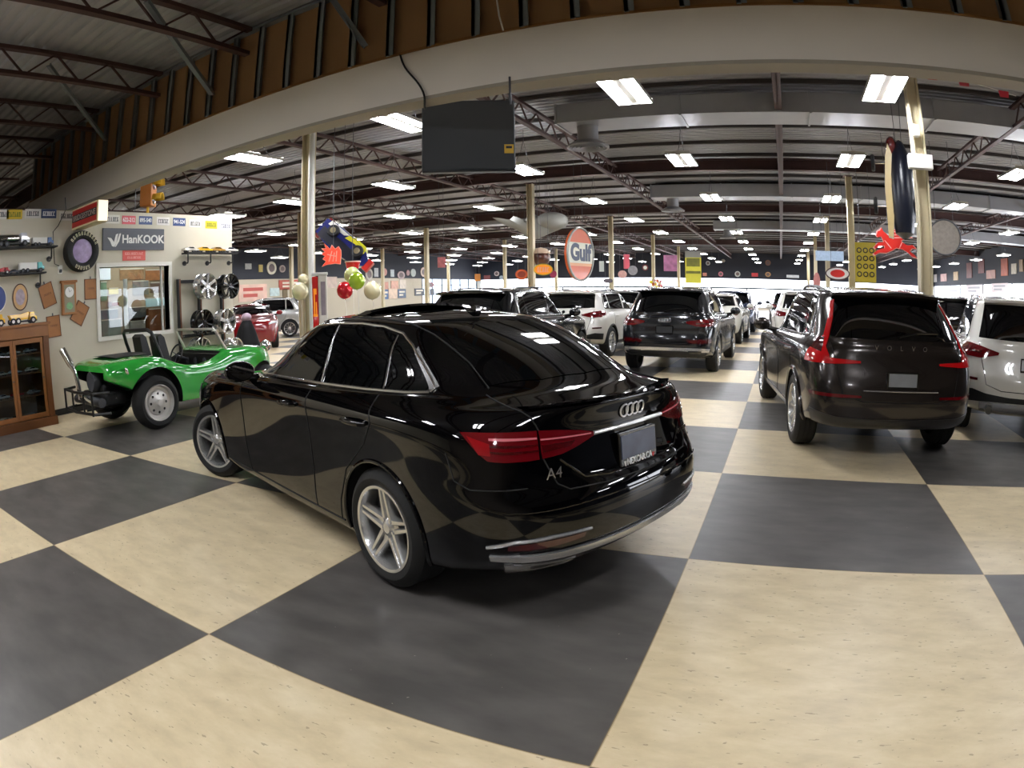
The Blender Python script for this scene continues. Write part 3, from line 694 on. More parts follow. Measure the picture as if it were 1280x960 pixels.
    ex = A4.patch('exhaust_tip', [(-.80,.745*q,.335),(-.88,.66*q,.335),(-.93,.5*q,.335)], [(-.79,.73*q,.29),(-.86,.64*q,.285),(-.91,.5*q,.287)], mtrim, 'c', .006, 20, 5)
    A4.rim('exhaust_surround', [(-.80,.76*q,.345),(-.88,.66*q,.343),(-.93,.48*q,.335),(-.905,.52*q,.287),(-.86,.64*q,.285),(-.79,.74*q,.288)], .008, msilver, 'c', .004, True, ex)
    A4.patch('exhaust_end', [(-.77,.775,.352),(-.80,.74,.350),(-.85,.69,.347)], [(-.755,.745,.288),(-.79,.72,.286),(-.825,.675,.284)] if q > 0 else [(-.755,-.745,.288),(-.79,-.72,.286),(-.825,-.675,.284)], msilver, 'c', .012, 14, 4, ex) if q > 0 else A4.patch('exhaust_end', [(-.77,-.775,.352),(-.85,-.69,.347)], [(-.755,-.745,.288),(-.825,-.675,.284)], msilver, 'c', .012, 14, 4, ex)
    A4.rim('rear_wing_gap', [(-.50,.86*q,.84),(-.58,.88*q,.72),(-.66,.86*q,.69),(-.86,.70*q,.70)], .0035, munder, 'c')
    A4.rim('boot_gap', [(-.855,.608*q,.94),(-.80,.62*q,1.0),(-.70,.63*q,1.035),(-.50,.60*q,1.075)], .004, munder, 'n')
    A4.rim('boot_gap', [(-.86,.60*q,.815),(-.86,.56*q,.70),(-.88,.5*q,.665)], .004, munder, '-x')
    A4.rim('roof_gap', [(1.2,.52*q,1.388),(.7,.525*q,1.402),(.3,.5*q,1.385),(.0,.50*q,1.31),(-.3,.52*q,1.19),(-.48,.56*q,1.09)], .005, munder, 'n')
    # head lamp
    A4.patch('head_lamp', [(3.05,.84*q,.80),(3.3,.74*q,.75),(3.5,.6*q,.73)], [(3.12,.85*q,.72),(3.34,.76*q,.66),(3.52,.62*q,.65)], M('lamp glass', 'cdd3d8', .05, .3, coat=1.), 'n', .004)
mtrimbright = M('bright trim', 'efefef', .22, .6)
# rear window, deck and bumper fittings
A4.patch('rear_window', [(-.01,.46,1.345),(-.035,.25,1.362),(-.04,0,1.368),(-.035,-.25,1.362),(-.01,-.46,1.345)], [(-.455,.565,1.10),(-.575,.3,1.105),(-.605,0,1.108),(-.575,-.3,1.105),(-.455,-.565,1.10)], mglass, 'z', .003, 36, 16)
A4.patch('windscreen', [(1.33,.5,1.365),(1.36,0,1.378),(1.33,-.5,1.365)], [(1.92,.66,1.01),(2.08,0,1.0),(1.92,-.66,1.01)], mglass, 'z', .003, 30, 12)
A4.patch('roof_glass_panel', [(.70,.42,1.42),(.70,-.42,1.42)], [(.45,.42,1.42),(.45,-.42,1.42)], mglass, 'z', .004, 16, 6)
mb = MB(); rows = []
for y in np.linspace(-.42, .42, 15):
    z = 1.432-.03*(y/.42)**2; rows.append([(1.02, y, z-.01), (.81, y, z+.042), (.76, y, z+.045), (.74, y, z+.03), (.98, y, z-.012)])
mb.grid(rows); mb.f += [tuple(range(4, -1, -1)), tuple(14*5+i for i in range(5))]; mb.mi += [0, 0]
obj('tilted_sunroof_panel', mb, mglass, A4.t, smooth=True, angle=40)
mb = MB(); mb.grid([[(.16-.13*t*t-.0+.09*(1-t)*0-.0, sg*(.022*(1-t)**.5+.002), 1.405+.062*t) for t in np.linspace(0, 1, 8)] for sg in (-1, 1)])
mb2 = MB(); mb2.prism([(.33,1.405),(.30,1.425),(.25,1.45),(.22,1.462),(.205,1.458),(.20,1.43),(.18,1.40)], -.018, .018)
obj('antenna_fin', mb2, mpaint, A4.t)
mb = MB(); rows = []
for y in np.linspace(-.60, .60, 29):                            # boot lid lip spoiler
    x = -.915+.175*(abs(y)/.60)**2.2; z = 1.03-.016*(abs(y)/.6)**2
    rows.append([(x+.10, y, z+.006), (x+.03, y, z+.014), (x-.030, y, z+.022), (x-.034, y, z+.012), (x+.012, y, z-.016)])
mb.grid(rows); obj('boot_spoiler', mb, mpaint, A4.t, smooth=True, angle=60)
A4.rim('light_bar', [(-.90,.30,.884),(-.92,.15,.886),(-.925,0,.887),(-.92,-.15,.886),(-.90,-.30,.884)], .010, mtrimbright, '-x', .004, n=8)
A4.rim('plate_recess_edge', [(-.9,.52,.80),(-.9,.40,.705),(-.92,.25,.688),(-.92,-.25,.688),(-.9,-.40,.705),(-.9,-.52,.80)], .006, mpaint, '-x', .002)
A4.rim('boot_lower_gap', [(-.9,.50,.668),(-.93,.25,.655),(-.935,0,.652),(-.93,-.25,.655),(-.9,-.50,.668)], .004, munder, '-x')
A4.rim('bumper_crease', [(-.80,.78,.60),(-.93,.55,.60),(-.99,.2,.60),(-.99,-.2,.60),(-.93,-.55,.60),(-.80,-.78,.60)], .004, mpaint, 'c', .001)
dif = A4.patch('diffuser_panel', [(-.78,.72,.405),(-.95,.45,.40),(-1.0,0,.40),(-.95,-.45,.40),(-.78,-.72,.405)], [(-.76,.68,.29),(-.88,.42,.29),(-.93,0,.29),(-.88,-.42,.29),(-.76,-.68,.29)], mplast, 'c', .003, 36, 6)
A4.patch('chrome_bumper_strip', [(-.73,.82,.395),(-.83,.745,.402),(-.95,.5,.400),(-.99,.25,.395),(-1.0,0,.393),(-.99,-.25,.395),(-.95,-.5,.400),(-.83,-.745,.402),(-.73,-.82,.395)],
         [(-.735,.815,.372),(-.83,.745,.372),(-.95,.5,.366),(-.99,.25,.362),(-1.0,0,.360),(-.99,-.25,.362),(-.95,-.5,.366),(-.83,-.745,.372),(-.735,-.815,.372)], msilver, 'c', .016, 60, 4)
# badge rings
for i in range(4):
    yc = .0705-.047*i; P = []
    for t in np.linspace(0, 2*PI, 28)[:-1]:
        p, n = A4.hit((0, yc+.031*math.cos(t), .960+.031*math.sin(t)), '-x'); P.append(p+n*.006)
    obj('badge_ring', MB().tube(P, .0052, 8, closed=True), mtrimbright, A4.t, smooth=True)
p0, n0 = A4.hit((0, 0, .79), '-x'); p1, n1 = A4.hit((0, 0, .72), '-x')
pl = obj('plate_frame', MB().box(-.012, .01, -.165, .165, -.085, .085, .006), mtrim, A4.t); pl.location = (p0.x-.012, -.01, .775); pl.rotation_euler = (0, .1, 0)
obj('dealer_plate', MB().box(-.016, -.011, -.152, .152, -.046, .070), M('slate blue plate', '454c60', .25, noise=.35, nscale=9), pl)
lettering('NEXCAR.CA', .046, M('clear white ink', 'ffffff', .5), pl, frame((-.0135, .0, -.0665), (0, -1, 0), (0, 0, 1)), .002, bold=.0006, squash=.225)
obj('plate_mark', MB().prism([(-.118,-.060),(-.142,-.062),(-.128,-.085),(-.122,-.085)], -.014, -.0125, 'yz'), M('red ink', 'c02020', .5), pl)
obj('plate_mark', MB().prism([(.118,-.058),(.140,-.056),(.128,-.085),(.12,-.085)], -.014, -.0125, 'yz'), mwhite, pl)
p, n = A4.hit((0, .565, .745), '-x'); lettering('A4', .074, mchrome, A4.t, frame(p+n*.004, n.cross(Vector((0, 0, 1)))*-1 if False else Vector((0, 0, 1)).cross(n), (0, 0, 1)), .004, 'model_badge')
p, n = A4.hit((0, -.56, .755), '-x'); lettering('QUATTRO', .035, mchrome, A4.t, frame(p+n*.004, Vector((0, 0, 1)).cross(n), (0, 0, 1)), .003, 'model_badge')
# ================================================================ the other cars
def suv(name, label, loc, hd, paint, style, WB=2.86, L=4.69, W=1.9, H=1.65, rear=.97, wheel=('y5', None), wr=.365, slant=0., detail=True, rails=True, group=None, win_shift=0., cls='car', tr=.011):
    c = Car(suv_rings(WB, L, W, H, rear, slant=slant), WB, wr+.035, wr, W/2-.018, name, label, cls, loc, hd, paint, group)
    c.wheels(lambda p: make_wheel(wr, wr*.68, .235, wheel[0], wheel[1] or malloy, p))
    h = W/2; xf = L-rear; cc = xf-1.42; zt = H-.10
    for q, md in ((1, 'y'), (-1, '-y')):
        Y = .7*q; y = h*q
        top = [(cc-.26, 1.14), (cc-.55, 1.34), (cc-.86, zt-.03), (cc-1.15, zt), (.75, zt+.005), (.2, zt-.005), (-.05, zt-.03)]
        B = 1.10
        def W_(x0, x1):                                        # window strip between two x on the day light opening
            tx = [p[0] for p in top]; tz = [p[1] for p in top]
            xs = np.linspace(x0, x1, 12)
            tt = [(x, Y, float(np.interp(-x, [-a for a in tx], tz))) for x in xs]
            bb = [(x, Y, B+.012*(xf-x)*.0+.035*max(0, (1.9-x)/2.2)) for x in xs]
            return tt, bb
        sections = [('front_door_window', cc-.3, WB*.43+.03), ('rear_door_window', WB*.43-.06, WB*.05+.02), ('quarter_window', WB*.05-.03, -.20)]
        for nme, x0, x1 in sections:
            t, b = W_(x0, x1)
            if nme == 'quarter_window': t = [(x, yy, z-(.32*max(0, (-.02-x)/.18)**1.6)) for x, yy, z in t]
            c.patch(nme, t, b, mglass, md, .003)
        P = [(cc-.26, Y, 1.13), (cc-.55, Y, 1.355), (cc-.86, Y, zt-.012), (cc-1.15, Y, zt+.018), (.75, Y, zt+.022), (.2, Y, zt+.012), (-.08, Y, zt-.02), (-.2, Y, zt-.18), (-.23, Y, 1.16)]
        trim_m = msilver if style != 'bmw' else mtrim
        if detail:
            c.rim('window_trim', P, tr, trim_m, md, .002)
            c.rim('window_trim', [(cc-.26, Y, 1.10), (1.2, Y, 1.115), (.2, Y, 1.13), (-.23, Y, 1.15)], tr, trim_m, md, .002)
            c.rim('door_gap', [(WB*.43, y, 1.07), (WB*.43, y, .6), (WB*.44, y, .34)], .004, munder, md)
            c.rim('door_gap', [(.1, y, 1.07), (.2, y, .8), (.47, y, .5), (.47, y, .36)], .004, munder, md)
            for x in (WB*.5, WB*.12):
                p, n = c.hit((x, y, .97), md)
                obj('door_handle', MB().tube([p+Vector((.1, 0, 0))-n*.01, p+n*.03, p+Vector((-.1, 0, 0))-n*.01], [.013, .017, .013], 8), paint, c.t, smooth=True)
        mb = MB(); mb.X = Matrix.Translation((cc-.32, (h+.10)*q, 1.145)); mb.ball((0, 0, 0), (.08, .12, .085), 16, 10); mr = obj('mirror', mb, paint, c.t, smooth=True)
        obj('mirror_stalk', MB().tube([(cc-.30, (h-.14)*q, 1.06), (cc-.31, (h+.02)*q, 1.09)], .03, 8), mtrim, mr)
        # cladding and sills
        for x0 in (0, WB):
            P = []
            for t in np.linspace(-.3, PI+.3, 34):
                p, n = c.hit((x0+(wr+.055)*math.cos(t), y, wr+(wr+.055)*math.sin(t)), md); P.append(p+n*.002)
            obj('wheel_arch_trim', MB().tube(P, .024, 6), mplast if style in ('bmw', 'compact') else paint, c.t, smooth=True)
        c.patch('sill', [(WB-.5, y, .37), (.5, y, .37)], [(WB-.5, y, .30), (.5, y, .30)], msilver if style == 'xc' else mplast, md, .008)
        if rails:
            mb = MB(); ys = (h-.33)*q
            pts = [(cc-1.1, ys, H-.09), (cc-1.2, ys, H-.03), (WB*.3, ys*.99, H-.005), (.35, ys*.98, H-.02), (.05, ys*.97, H-.05), (-.12, ys*.96, H-.10)]
            obj('roof_rail', MB().tube([Vector(p) for p in bsp(pts, 5, False)], .018, 8), msilver if style in ('xc', 'rings') else mtrim, c.t, smooth=True)
    R = -rear; k = slant
    # back glass and roof spoiler
    zb = 1.17; ztop = H-.12
    c.patch('rear_window', [(R+.5+k, .60, ztop-.005), (R+.45+k, .3, ztop+.005), (R+.44+k, 0, ztop+.008), (R+.45+k, -.3, ztop+.005), (R+.5+k, -.60, ztop-.005)], [(R+.2, .70, zb), (R+.15, .3, zb-.01), (R+.15, 0, zb-.012), (R+.15, -.3, zb-.01), (R+.2, -.70, zb)], mglass, '-x', .003, 36, 14)
    rows = []
    for yv in np.linspace(-.62, .62, 21):
        x = R+.40+k+.06*(abs(yv)/.62)**3; z = H-.055-.02*(yv/.62)**2
        rows.append([(x+.22, yv, z+.025), (x+.05, yv, z+.012), (x-.10, yv, z-.005), (x-.10, yv, z-.03), (x+.08, yv, z-.05)])
    obj('roof_spoiler', MB().grid(rows), paint, c.t, smooth=True, angle=50)
    p, n = c.hit((R, 0, 1.2), '-x')
    obj('rear_wiper', MB().tube([(R+.13, 0.02, 1.19), (R+.17, -.18, 1.23), (R+.18, -.42, 1.235)], .012, 6), mtrim, c.t)
    c.patch('windscreen', [(cc-.80, .55, zt), (cc-.77, 0, zt+.01), (cc-.80, -.55, zt)], [(cc-.22, .68, 1.12), (cc-.02, 0, 1.10), (cc-.22, -.68, 1.12)], mglass, 'z', .003, 24, 8)
    # number plate
    zp = {'rings': .84, 'xc': .80, 'bmw': .90}.get(style, .85)
    p, n = c.hit((R, 0, zp), '-x')
    pl = obj('plate_frame', MB().box(-.012, .01, -.165, .165, -.08, .08, .006), mtrim, c.t); pl.location = (p.x-.01, 0, zp)
    obj('plate', MB().box(-.016, -.011, -.15, .15, -.055, .065), {'rings': M('dark dealer plate', '2a2c30', .4, noise=.2), 'bmw': M('white plate', 'e8eaf0', .4)}.get(style, M('grey plate', '8d9094', .4, noise=.2)), pl)
    c.rim('tailgate_gap', [(R+.22, .70, 1.12), (R+.1, .66, .9), (R+.05, .60, .66), (R, .4, .60), (R, -.4, .60), (R+.05, -.60, .66), (R+.1, -.66, .9), (R+.22, -.70, 1.12)], .005, munder, '-x')
    if style == 'rings':
        for q in (1, -1):
            l = c.patch('tail_lamp', [(R+.42, .90*q, 1.045), (R+.2, .80*q, 1.045), (R+.08, .62*q, 1.03), (R+.05, .40*q, 1.0)], [(R+.36, .91*q, .93), (R+.18, .80*q, .905), (R+.08, .62*q, .91), (R+.05, .41*q, .965)], mredl, 'c', .006, 30, 8)
            c.patch('lamp_band', [(R+.3, .86*q, .985), (R+.2, .8*q, .98), (R+.08, .6*q, .975)], [(R+.3, .86*q, .96), (R+.2, .8*q, .955), (R+.08, .6*q, .955)], mredd, 'c', .009, 18, 2, l, .002)
            c.patch('rear_reflector', [(R+.25, .86*q, .68), (R+.08, .68*q, .675), (R+.02, .42*q, .665)], [(R+.25, .86*q, .61), (R+.08, .68*q, .60), (R+.02, .45*q, .61)], mredd, 'c', .005, 20, 4)
        c.patch('silver_skid_strip', [(R+.22, .84, .50), (R+.06, .66, .515), (R, .3, .52), (R, -.3, .52), (R+.06, -.66, .515), (R+.22, -.84, .50)], [(R+.2, .82, .44), (R+.06, .66, .44), (R, .3, .465), (R, -.3, .465), (R+.06, -.66, .44), (R+.2, -.82, .44)], msilver, 'c', .014, 50, 4)
        c.patch('bumper_lower', [(R+.16, .8, .43), (R+.02, .4, .45), (R+.02, -.4, .45), (R+.16, -.8, .43)], [(R+.18, .76, .33), (R+.08, .4, .33), (R+.08, -.4, .33), (R+.18, -.76, .33)], mplast, 'c', .004, 40, 4)
        for q in (1, -1): c.patch('exhaust_trim', [(R+.1, .70*q, .462), (R+.02, .45*q, .468)], [(R+.1, .68*q, .415), (R+.03, .48*q, .42)], mtrim, 'c', .017, 16, 4)
        for i in range(4):
            P = []
            for t in np.linspace(0, 2*PI, 20)[:-1]:
                p, n = c.hit((R, .08-.0533*i+.034*math.cos(t), 1.02+.034*math.sin(t)), '-x'); P.append(p+n*.006)
            obj('badge_ring', MB().tube(P, .0055, 6, closed=True), mchrome, c.t, smooth=True)
        for q in (1, -1): obj('rear_seat_headrest', MB().ball((R+.95, .38*q, 1.22), (.05, .13, .1), 12, 8), mplast, c.t, smooth=True)
    if style == 'xc':
        for q in (1, -1):
            l = c.patch('tail_lamp', [(R+.45+k, .645*q, H-.17), (R+.36, .725*q, 1.34), (R+.27, .785*q, 1.17), (R+.32, .86*q, 1.10), (R+.42, .905*q, 1.02), (R+.40, .915*q, .935)],
                        [(R+.42+k, .615*q, H-.15), (R+.31, .685*q, 1.34), (R+.21, .74*q, 1.17), (R+.20, .77*q, 1.08), (R+.14, .74*q, 1.0), (R+.13, .73*q, .93)], mredb, 'c', .012, 44, 6)
            c.patch('lamp_foot', [(R+.42, .915*q, .985), (R+.25, .86*q, .985), (R+.1, .70*q, .975), (R+.07, .50*q, .965), (R+.06, .43*q, .96)], [(R+.42, .918*q, .93), (R+.24, .86*q, .925), (R+.1, .70*q, .925), (R+.07, .50*q, .935), (R+.06, .43*q, .94)], mredb, 'c', .012, 30, 4, l)
            c.patch('lamp_inner_band', [(R+.36, .80*q, 1.16), (R+.40, .88*q, 1.05)], [(R+.26, .77*q, 1.15), (R+.22, .80*q, 1.02)], mredd, 'c', .015, 14, 4, l, .002)
            c.patch('rear_reflector', [(R+.3, .88*q, .665), (R+.06, .62*q, .66), (R+.02, .42*q, .655)], [(R+.3, .88*q, .635), (R+.06, .62*q, .63), (R+.02, .42*q, .635)], mredl, 'c', .005, 20, 3)
        c.patch('bumper_lower', [(R+.3, .87, .50), (R+.06, .66, .45), (R, .3, .44), (R, -.3, .44), (R+.06, -.66, .45), (R+.3, -.87, .50)], [(R+.3, .85, .38), (R+.12, .66, .345), (R+.06, .3, .34), (R+.06, -.3, .34), (R+.12, -.66, .345), (R+.3, -.85, .38)], M('graphite bumper', '2b2a2a', .35, coat=.3), 'c', .008, 50, 5)
        c.rim('bumper_chrome_line', [(R+.02, .4, .70), (R, 0, .70), (R+.02, -.4, .70)], .006, msilver, '-x', .003)
        for i, ch in enumerate('VOLVO'):
            p, n = c.hit((R, .26-.13*i, 1.085), '-x'); lettering(ch, .062, mchrome, c.t, frame(p+n*.004, Vector((0, 0, 1)).cross(n), (0, 0, 1)), .004, 'tailgate_letter')
    if style == 'bmw':
        for q in (1, -1):
            l = c.patch('tail_lamp', [(R+.52, .905*q, 1.085), (R+.3, .86*q, 1.10), (R+.13, .70*q, 1.075), (R+.08, .45*q, 1.02)], [(R+.46, .915*q, 1.0), (R+.28, .87*q, .955), (R+.12, .70*q, .945), (R+.08, .46*q, .99)], mredl, 'c', .012, 30, 8)
            c.patch('lamp_band', [(R+.42, .90*q, 1.045), (R+.28, .86*q, 1.04), (R+.12, .68*q, 1.02)], [(R+.42, .90*q, 1.02), (R+.28, .86*q, 1.01), (R+.12, .68*q, .995)], mredd, 'c', .016, 18, 2, l, .002)
            c.patch('rear_reflector', [(R+.28, .88*q, .73), (R+.08, .72*q, .725)], [(R+.28, .88*q, .70), (R+.08, .72*q, .695)], mredd, 'c', .005, 12, 3)
            obj('exhaust_tip', MB().tube([(R+.12, .55*q, .38), (R-.01, .55*q, .38)], .045, 16), mtrim, c.t, smooth=True)
        c.patch('black_bumper_band', [(R+.36, .90, .58), (R+.14, .76, .60), (R+.06, .6, .56), (R, .3, .535), (R, -.3, .535), (R+.06, -.6, .56), (R+.14, -.76, .60), (R+.36, -.90, .58)], [(R+.36, .88, .44), (R+.16, .76, .46), (R+.05, .6, .47), (R+.01, .3, .475), (R+.01, -.3, .475), (R+.05, -.6, .47), (R+.16, -.76, .46), (R+.36, -.88, .44)], mplast, 'c', .008, 50, 5)
        c.patch('silver_skid_plate', [(R+.12, .66, .46), (R+.02, .3, .465), (R+.02, -.3, .465), (R+.12, -.66, .46)], [(R+.14, .66, .33), (R+.07, .3, .33), (R+.07, -.3, .33), (R+.14, -.66, .33)], msilver, 'c', .012, 40, 5)
        for sg in (-1, 1):
            p, n = c.hit((R, .2, 1.03), '-x')
        p, n = c.hit((R, 0, 1.075), '-x')
        mb = MB(); mb.X = Matrix.Translation(p) @ n.to_track_quat('Z', 'Y').to_matrix().to_4x4(); mb.lathe([(.04, 0), (.04, .008), (0, .01)], 24, cap=False); mb.cur = 1; 
        b = obj('round_badge', mb, mtrim, c.t, smooth=True, angle=40)
    if style == 'compact':
        for q in (1, -1):
            P, N_ = [], None
            p, n = c.hit((R+.2, .74*q, .98), 'c')
            mb = MB(); mb.X = Matrix.Translation(p-n*.02) @ n.to_track_quat('Z', 'Y').to_matrix().to_4x4(); mb.lathe([(.105, 0), (.10, .03), (.06, .045), (0, .05)], 24, cap=False)
            obj('tail_lamp', mb, mredl, c.t, smooth=True)
    if style == 'far':
        for q in (1, -1):
            c.patch('tail_lamp', [(R+.42, .90*q, 1.08), (R+.2, .80*q, 1.08), (R+.1, .62*q, 1.05)], [(R+.42, .90*q, .95), (R+.2, .80*q, .93), (R+.1, .62*q, .95)], mredl, 'c', .008, 20, 6)
            c.patch('head_lamp', [(xf-.5, .88*q, .95), (xf-.1, .6*q, .90)], [(xf-.5, .88*q, .85), (xf-.1, .6*q, .82)], M('lamp glass', 'cdd3d8', .05, .3, coat=1.), 'n', .006)
    return c
pgrey = M('dark grey metallic paint', '17191d', .16, .3, coat=.6); pchar = M('charcoal metallic paint', '322c29', .18, .45, coat=.5)
pwhite = M('white car paint', 'dcd9d0', .25, coat=1.); pblk = M('black metallic paint', '060709', .1, coat=1.); pblue = M('deep blue paint', '16243f', .15, .2, coat=1.); psil = M('silver car paint', 'a9aaa8', .25, .5, coat=1.); pred = M('red car paint', '7a1016', .2, coat=1.)
suv('suv', 'charcoal SUV with tall bright red tail lamps, parked on the right, seen from behind', (1.53, 3.38), 98.5, pchar, 'xc', 2.865, 4.69, 1.90, 1.655, .97, ('y5', malloy), .37, .10)
suv('suv', 'dark grey SUV with four badge rings and a silver rear bumper strip', (-1.69, 9.05), 88.3, pgrey, 'rings', 2.82, 4.66, 1.89, 1.65, .95, ('five', malloy), .36, .10)
suv('suv', 'white SUV cut by the right edge of the picture, beside the charcoal SUV', (3.78, 4.42), 78, pwhite, 'bmw', 2.86, 4.72, 1.89, 1.675, .95, ('y5', mdarkalloy), .365, .05)
suv('suv', 'white SUV with swept red tail lamps, left of the four ring SUV', (-4.45, 11.2), 86, pwhite, 'bmw', 2.80, 4.6, 1.86, 1.60, .93, ('y5', malloy), .355, .08)
suv('suv', 'black SUV behind the sedan roof, bright trim round its side windows', (-4.55, 6.3), 91, pblk, 'far', 2.86, 4.7, 1.9, 1.63, .95, ('five', malloy), .36, .10, tr=.02)
suv('hatchback', 'small white car with round red tail lamp, beyond the ringed SUV', (-1.62, 16.2), 88, pwhite, 'compact', 2.6, 4.1, 1.80, 1.55, .75, ('ten', malloy), .34, .05, rails=False)
suv('suv', 'dark blue SUV far up the aisle, behind the small white car', (-1.5, 22.5), 90, pblue, 'far', 2.8, 4.6, 1.88, 1.66, .9, ('five', malloy), .36, .1, detail=False)
suv('suv', 'black SUV glimpsed between the charcoal SUV and the white SUV at right', (4.9, 12.2), 92, pblk, 'far', 2.86, 4.7, 1.9, 1.70, .95, ('five', malloy), .36, .08)
suv('suv', 'silver grey SUV roof glimpsed between the white SUV and the four ring SUV', (-4.9, 17.6), 88, psil, 'far', 2.8, 4.6, 1.88, 1.62, .9, ('five', malloy), .36, .1, detail=False)
suv('suv', 'pale silver SUV side on, far left behind the dark red car', (-19.2, 16.5), 225, psil, 'far', 2.8, 4.6, 1.88, 1.68, .9, ('ten', malloy), .36, .1)
suv('hatchback', 'dark red car far left just past the wheel rack, facing the camera', (-17.4, 12.6), -42, pred, 'far', 2.7, 4.3, 1.82, 1.5, .8, ('ten', malloy), .34, .05, rails=False)
suv('suv', 'white SUV roof seen over the sedan roof, left of the black SUV', (-11.4, 20.2), 82, pwhite, 'far', 2.8, 4.6, 1.88, 1.68, .9, ('ten', malloy), .36, .1)
suv('suv', 'white SUV far down the right side of the aisle, behind the charcoal SUV mirror', (1.2, 15.4), 92, pwhite, 'far', 2.8, 4.6, 1.88, 1.66, .9, ('five', malloy), .36, .1, detail=False)
suv('suv', 'grey SUV at the far end beyond the aisle, left of the white one', (.9, 27.5), 92, pgrey, 'far', 2.8, 4.6, 1.88, 1.66, .9, ('five', malloy), .36, .1, detail=False)
# ================================================================ the green buggy
mgreen = M('bright green fibreglass', '2fa03a', .12, coat=1.)
bg = thing('dune_buggy', 'bright green open buggy with black roll hoop and fat rear tyre, by the wall', 'buggy', (-7.36, 1.12, 0), math.radians(87))
secs = [(2.45,.22,.70,.62,.48),(2.3,.48,.80,.70,.40),(2.0,.68,.90,.83,.32),(1.65,.70,.91,.84,.29),(1.40,.70,.92,.80,.28),(1.3,.70,.90,.77,.28),(1.0,.70,.76,.72,.28),(.6,.70,.77,.73,.28),(.32,.73,.87,.82,.29),(.05,.79,.95,.89,.33),(-.25,.79,.95,.88,.50),(-.5,.74,.93,.84,.62),(-.64,.66,.90,.80,.68),(-.68,.56,.87,.80,.72)]
ctrl = []
for x, w, zt, zs, zb in secs:
    half = [(x, 0, zt), (x, w*.5, zt), (x, w*.82, zt-.015), (x, w*.98, zs), (x, w, (zs*.55+zb*.45)), (x, w*.97, zb+.03), (x, w*.9, zb), (x, w*.4, zb), (x, 0, zb)]
    ctrl.append(half+[(a, -b, c) for a, b, c in half[-2:0:-1]])
A = np.array([bsp(r, 5, True) for r in ctrl]); B = np.stack([bsp(A[:, k], 5, False) for k in range(A.shape[1])], 1); n, mm = B.shape[:2]
mb = MB(); mb.add([tuple(p) for p in B.reshape(-1, 3)], [(i*mm+k, i*mm+(k+1) % mm, (i+1)*mm+(k+1) % mm, (i+1)*mm+k) for i in range(n-1) for k in range(mm)]+[tuple(range(mm)), tuple((n-1)*mm+k for k in range(mm-1, -1, -1))])
cuts = []
for sg in (-1, 1):
    c_ = MB(); c_.X = Matrix.Translation((.02, 0, .36)); c_.lathe([(.44, sg*.53), (.44, sg*1.2)], 48, 'y'); cuts.append(c_)
    c_ = MB(); c_.X = Matrix.Translation((2.02, 0, .30)); c_.lathe([(.36, sg*.53), (.36, sg*1.2)], 48, 'y'); cuts.append(c_)
cuts.append(MB().prism([(.36, 1.3), (1.27, 1.3), (1.27, .42), (.62, .42), (.36, .72)], -.56, .56))
cuts.append(MB().box(-1.2, -.1, -.52, .52, .2, .80))
ob = bpy.data.objects.new('tmp', mb.mesh('body', [mgreen, mplast])); COL.objects.link(ob); ocs = []
for cu_ in cuts:
    oc = bpy.data.objects.new('cut', cu_.mesh('cut', mplast)); COL.objects.link(oc); ocs.append(oc)
    md = ob.modifiers.new('b', 'BOOLEAN'); md.object = oc; md.solver = 'EXACT'; md.material_mode = 'TRANSFER'
dg = bpy.context.evaluated_depsgraph_get(); dg.update(); me = bpy.data.meshes.new_from_object(ob.evaluated_get(dg)); bpy.data.objects.remove(ob)
for oc in ocs: bpy.data.objects.remove(oc)
me.polygons.foreach_set('use_smooth', [True]*len(me.polygons)); me.set_sharp_from_angle(angle=math.radians(40)); obj('body', me, None, bg)
mwr = M('dull grey steel rim', 'd2cfca', .35, .5)
def buggy_wheel(x, y, R, rim, W):
    h = W/2; sg = 1 if y > 0 else -1
    mb = MB(); mb.lathe([(rim, h-.03), (rim+.02, h-.005), (R-.06, h), (R-.01, h-.05), (R, h-.09), (R, -h+.09), (R-.01, -h+.05), (R-.06, -h), (rim, -h+.02)], 48, 'y', cap=False)
    t = obj('tire', mb, mtire, bg, smooth=True, angle=40); t.location = (x, y, R); t.rotation_euler = (0, 0, 0 if sg > 0 else PI)
    mb = MB(); mb.lathe([(rim+.012, h-.02), (rim, h-.004), (rim-.012, h-.03), (rim-.02, h-.07), (rim*.72, h-.075), (rim*.66, h-.05), (rim*.4, h-.04), (rim*.3, h-.03), (.045, h-.02), (.04, h+.01), (0, h+.015)], 40, 'y', cap=False)
    mb.cur = 1
    for k in range(8):
        a = k*PI/4; mb.X = Matrix.Translation((rim*.53*math.cos(a), h-.046, rim*.53*math.sin(a))); mb.ball((0, 0, 0), (.018, .012, .018), 8, 6); mb.X = Matrix.Identity(4)
    obj('rim', mb, [mwr, mdark], t, smooth=True, angle=40)
for sg in (-1, 1):
    buggy_wheel(0, sg*.70, .345, .228, .27); buggy_wheel(2.02, sg*.66, .30, .185, .19)
obj('roll_hoop', MB().tube([(.30,-.47,.86),(.22,-.47,1.08),(.165,-.44,1.23),(.15,-.34,1.27),(.15,.34,1.27),(.165,.44,1.23),(.22,.47,1.08),(.30,.47,.86)], .026, 10), mblack, bg, smooth=True)
mb = MB(); mb.grid([[(x, y, .955+.012*(1-abs(y)/.5)) for y in np.linspace(-.42, .42, 5)] for x in (-.42, -.15, .18)]); obj('soft_top_cover', mb, mplast, bg)
for y in (-.27, .27):
    s = obj('seat', MB().box(.5, .98, y-.2, y+.2, .44, .58, .04), mblack, bg)
    mb = MB(); mb.prism([(.48,.52),(.56,.50),(.47,.9),(.40,1.15),(.34,1.2),(.29,1.16),(.33,.9)], y-.13, y+.13); obj('backrest', mb, mblack, s)
mb = MB(); c = Vector((1.0, .27, .83)); P = []
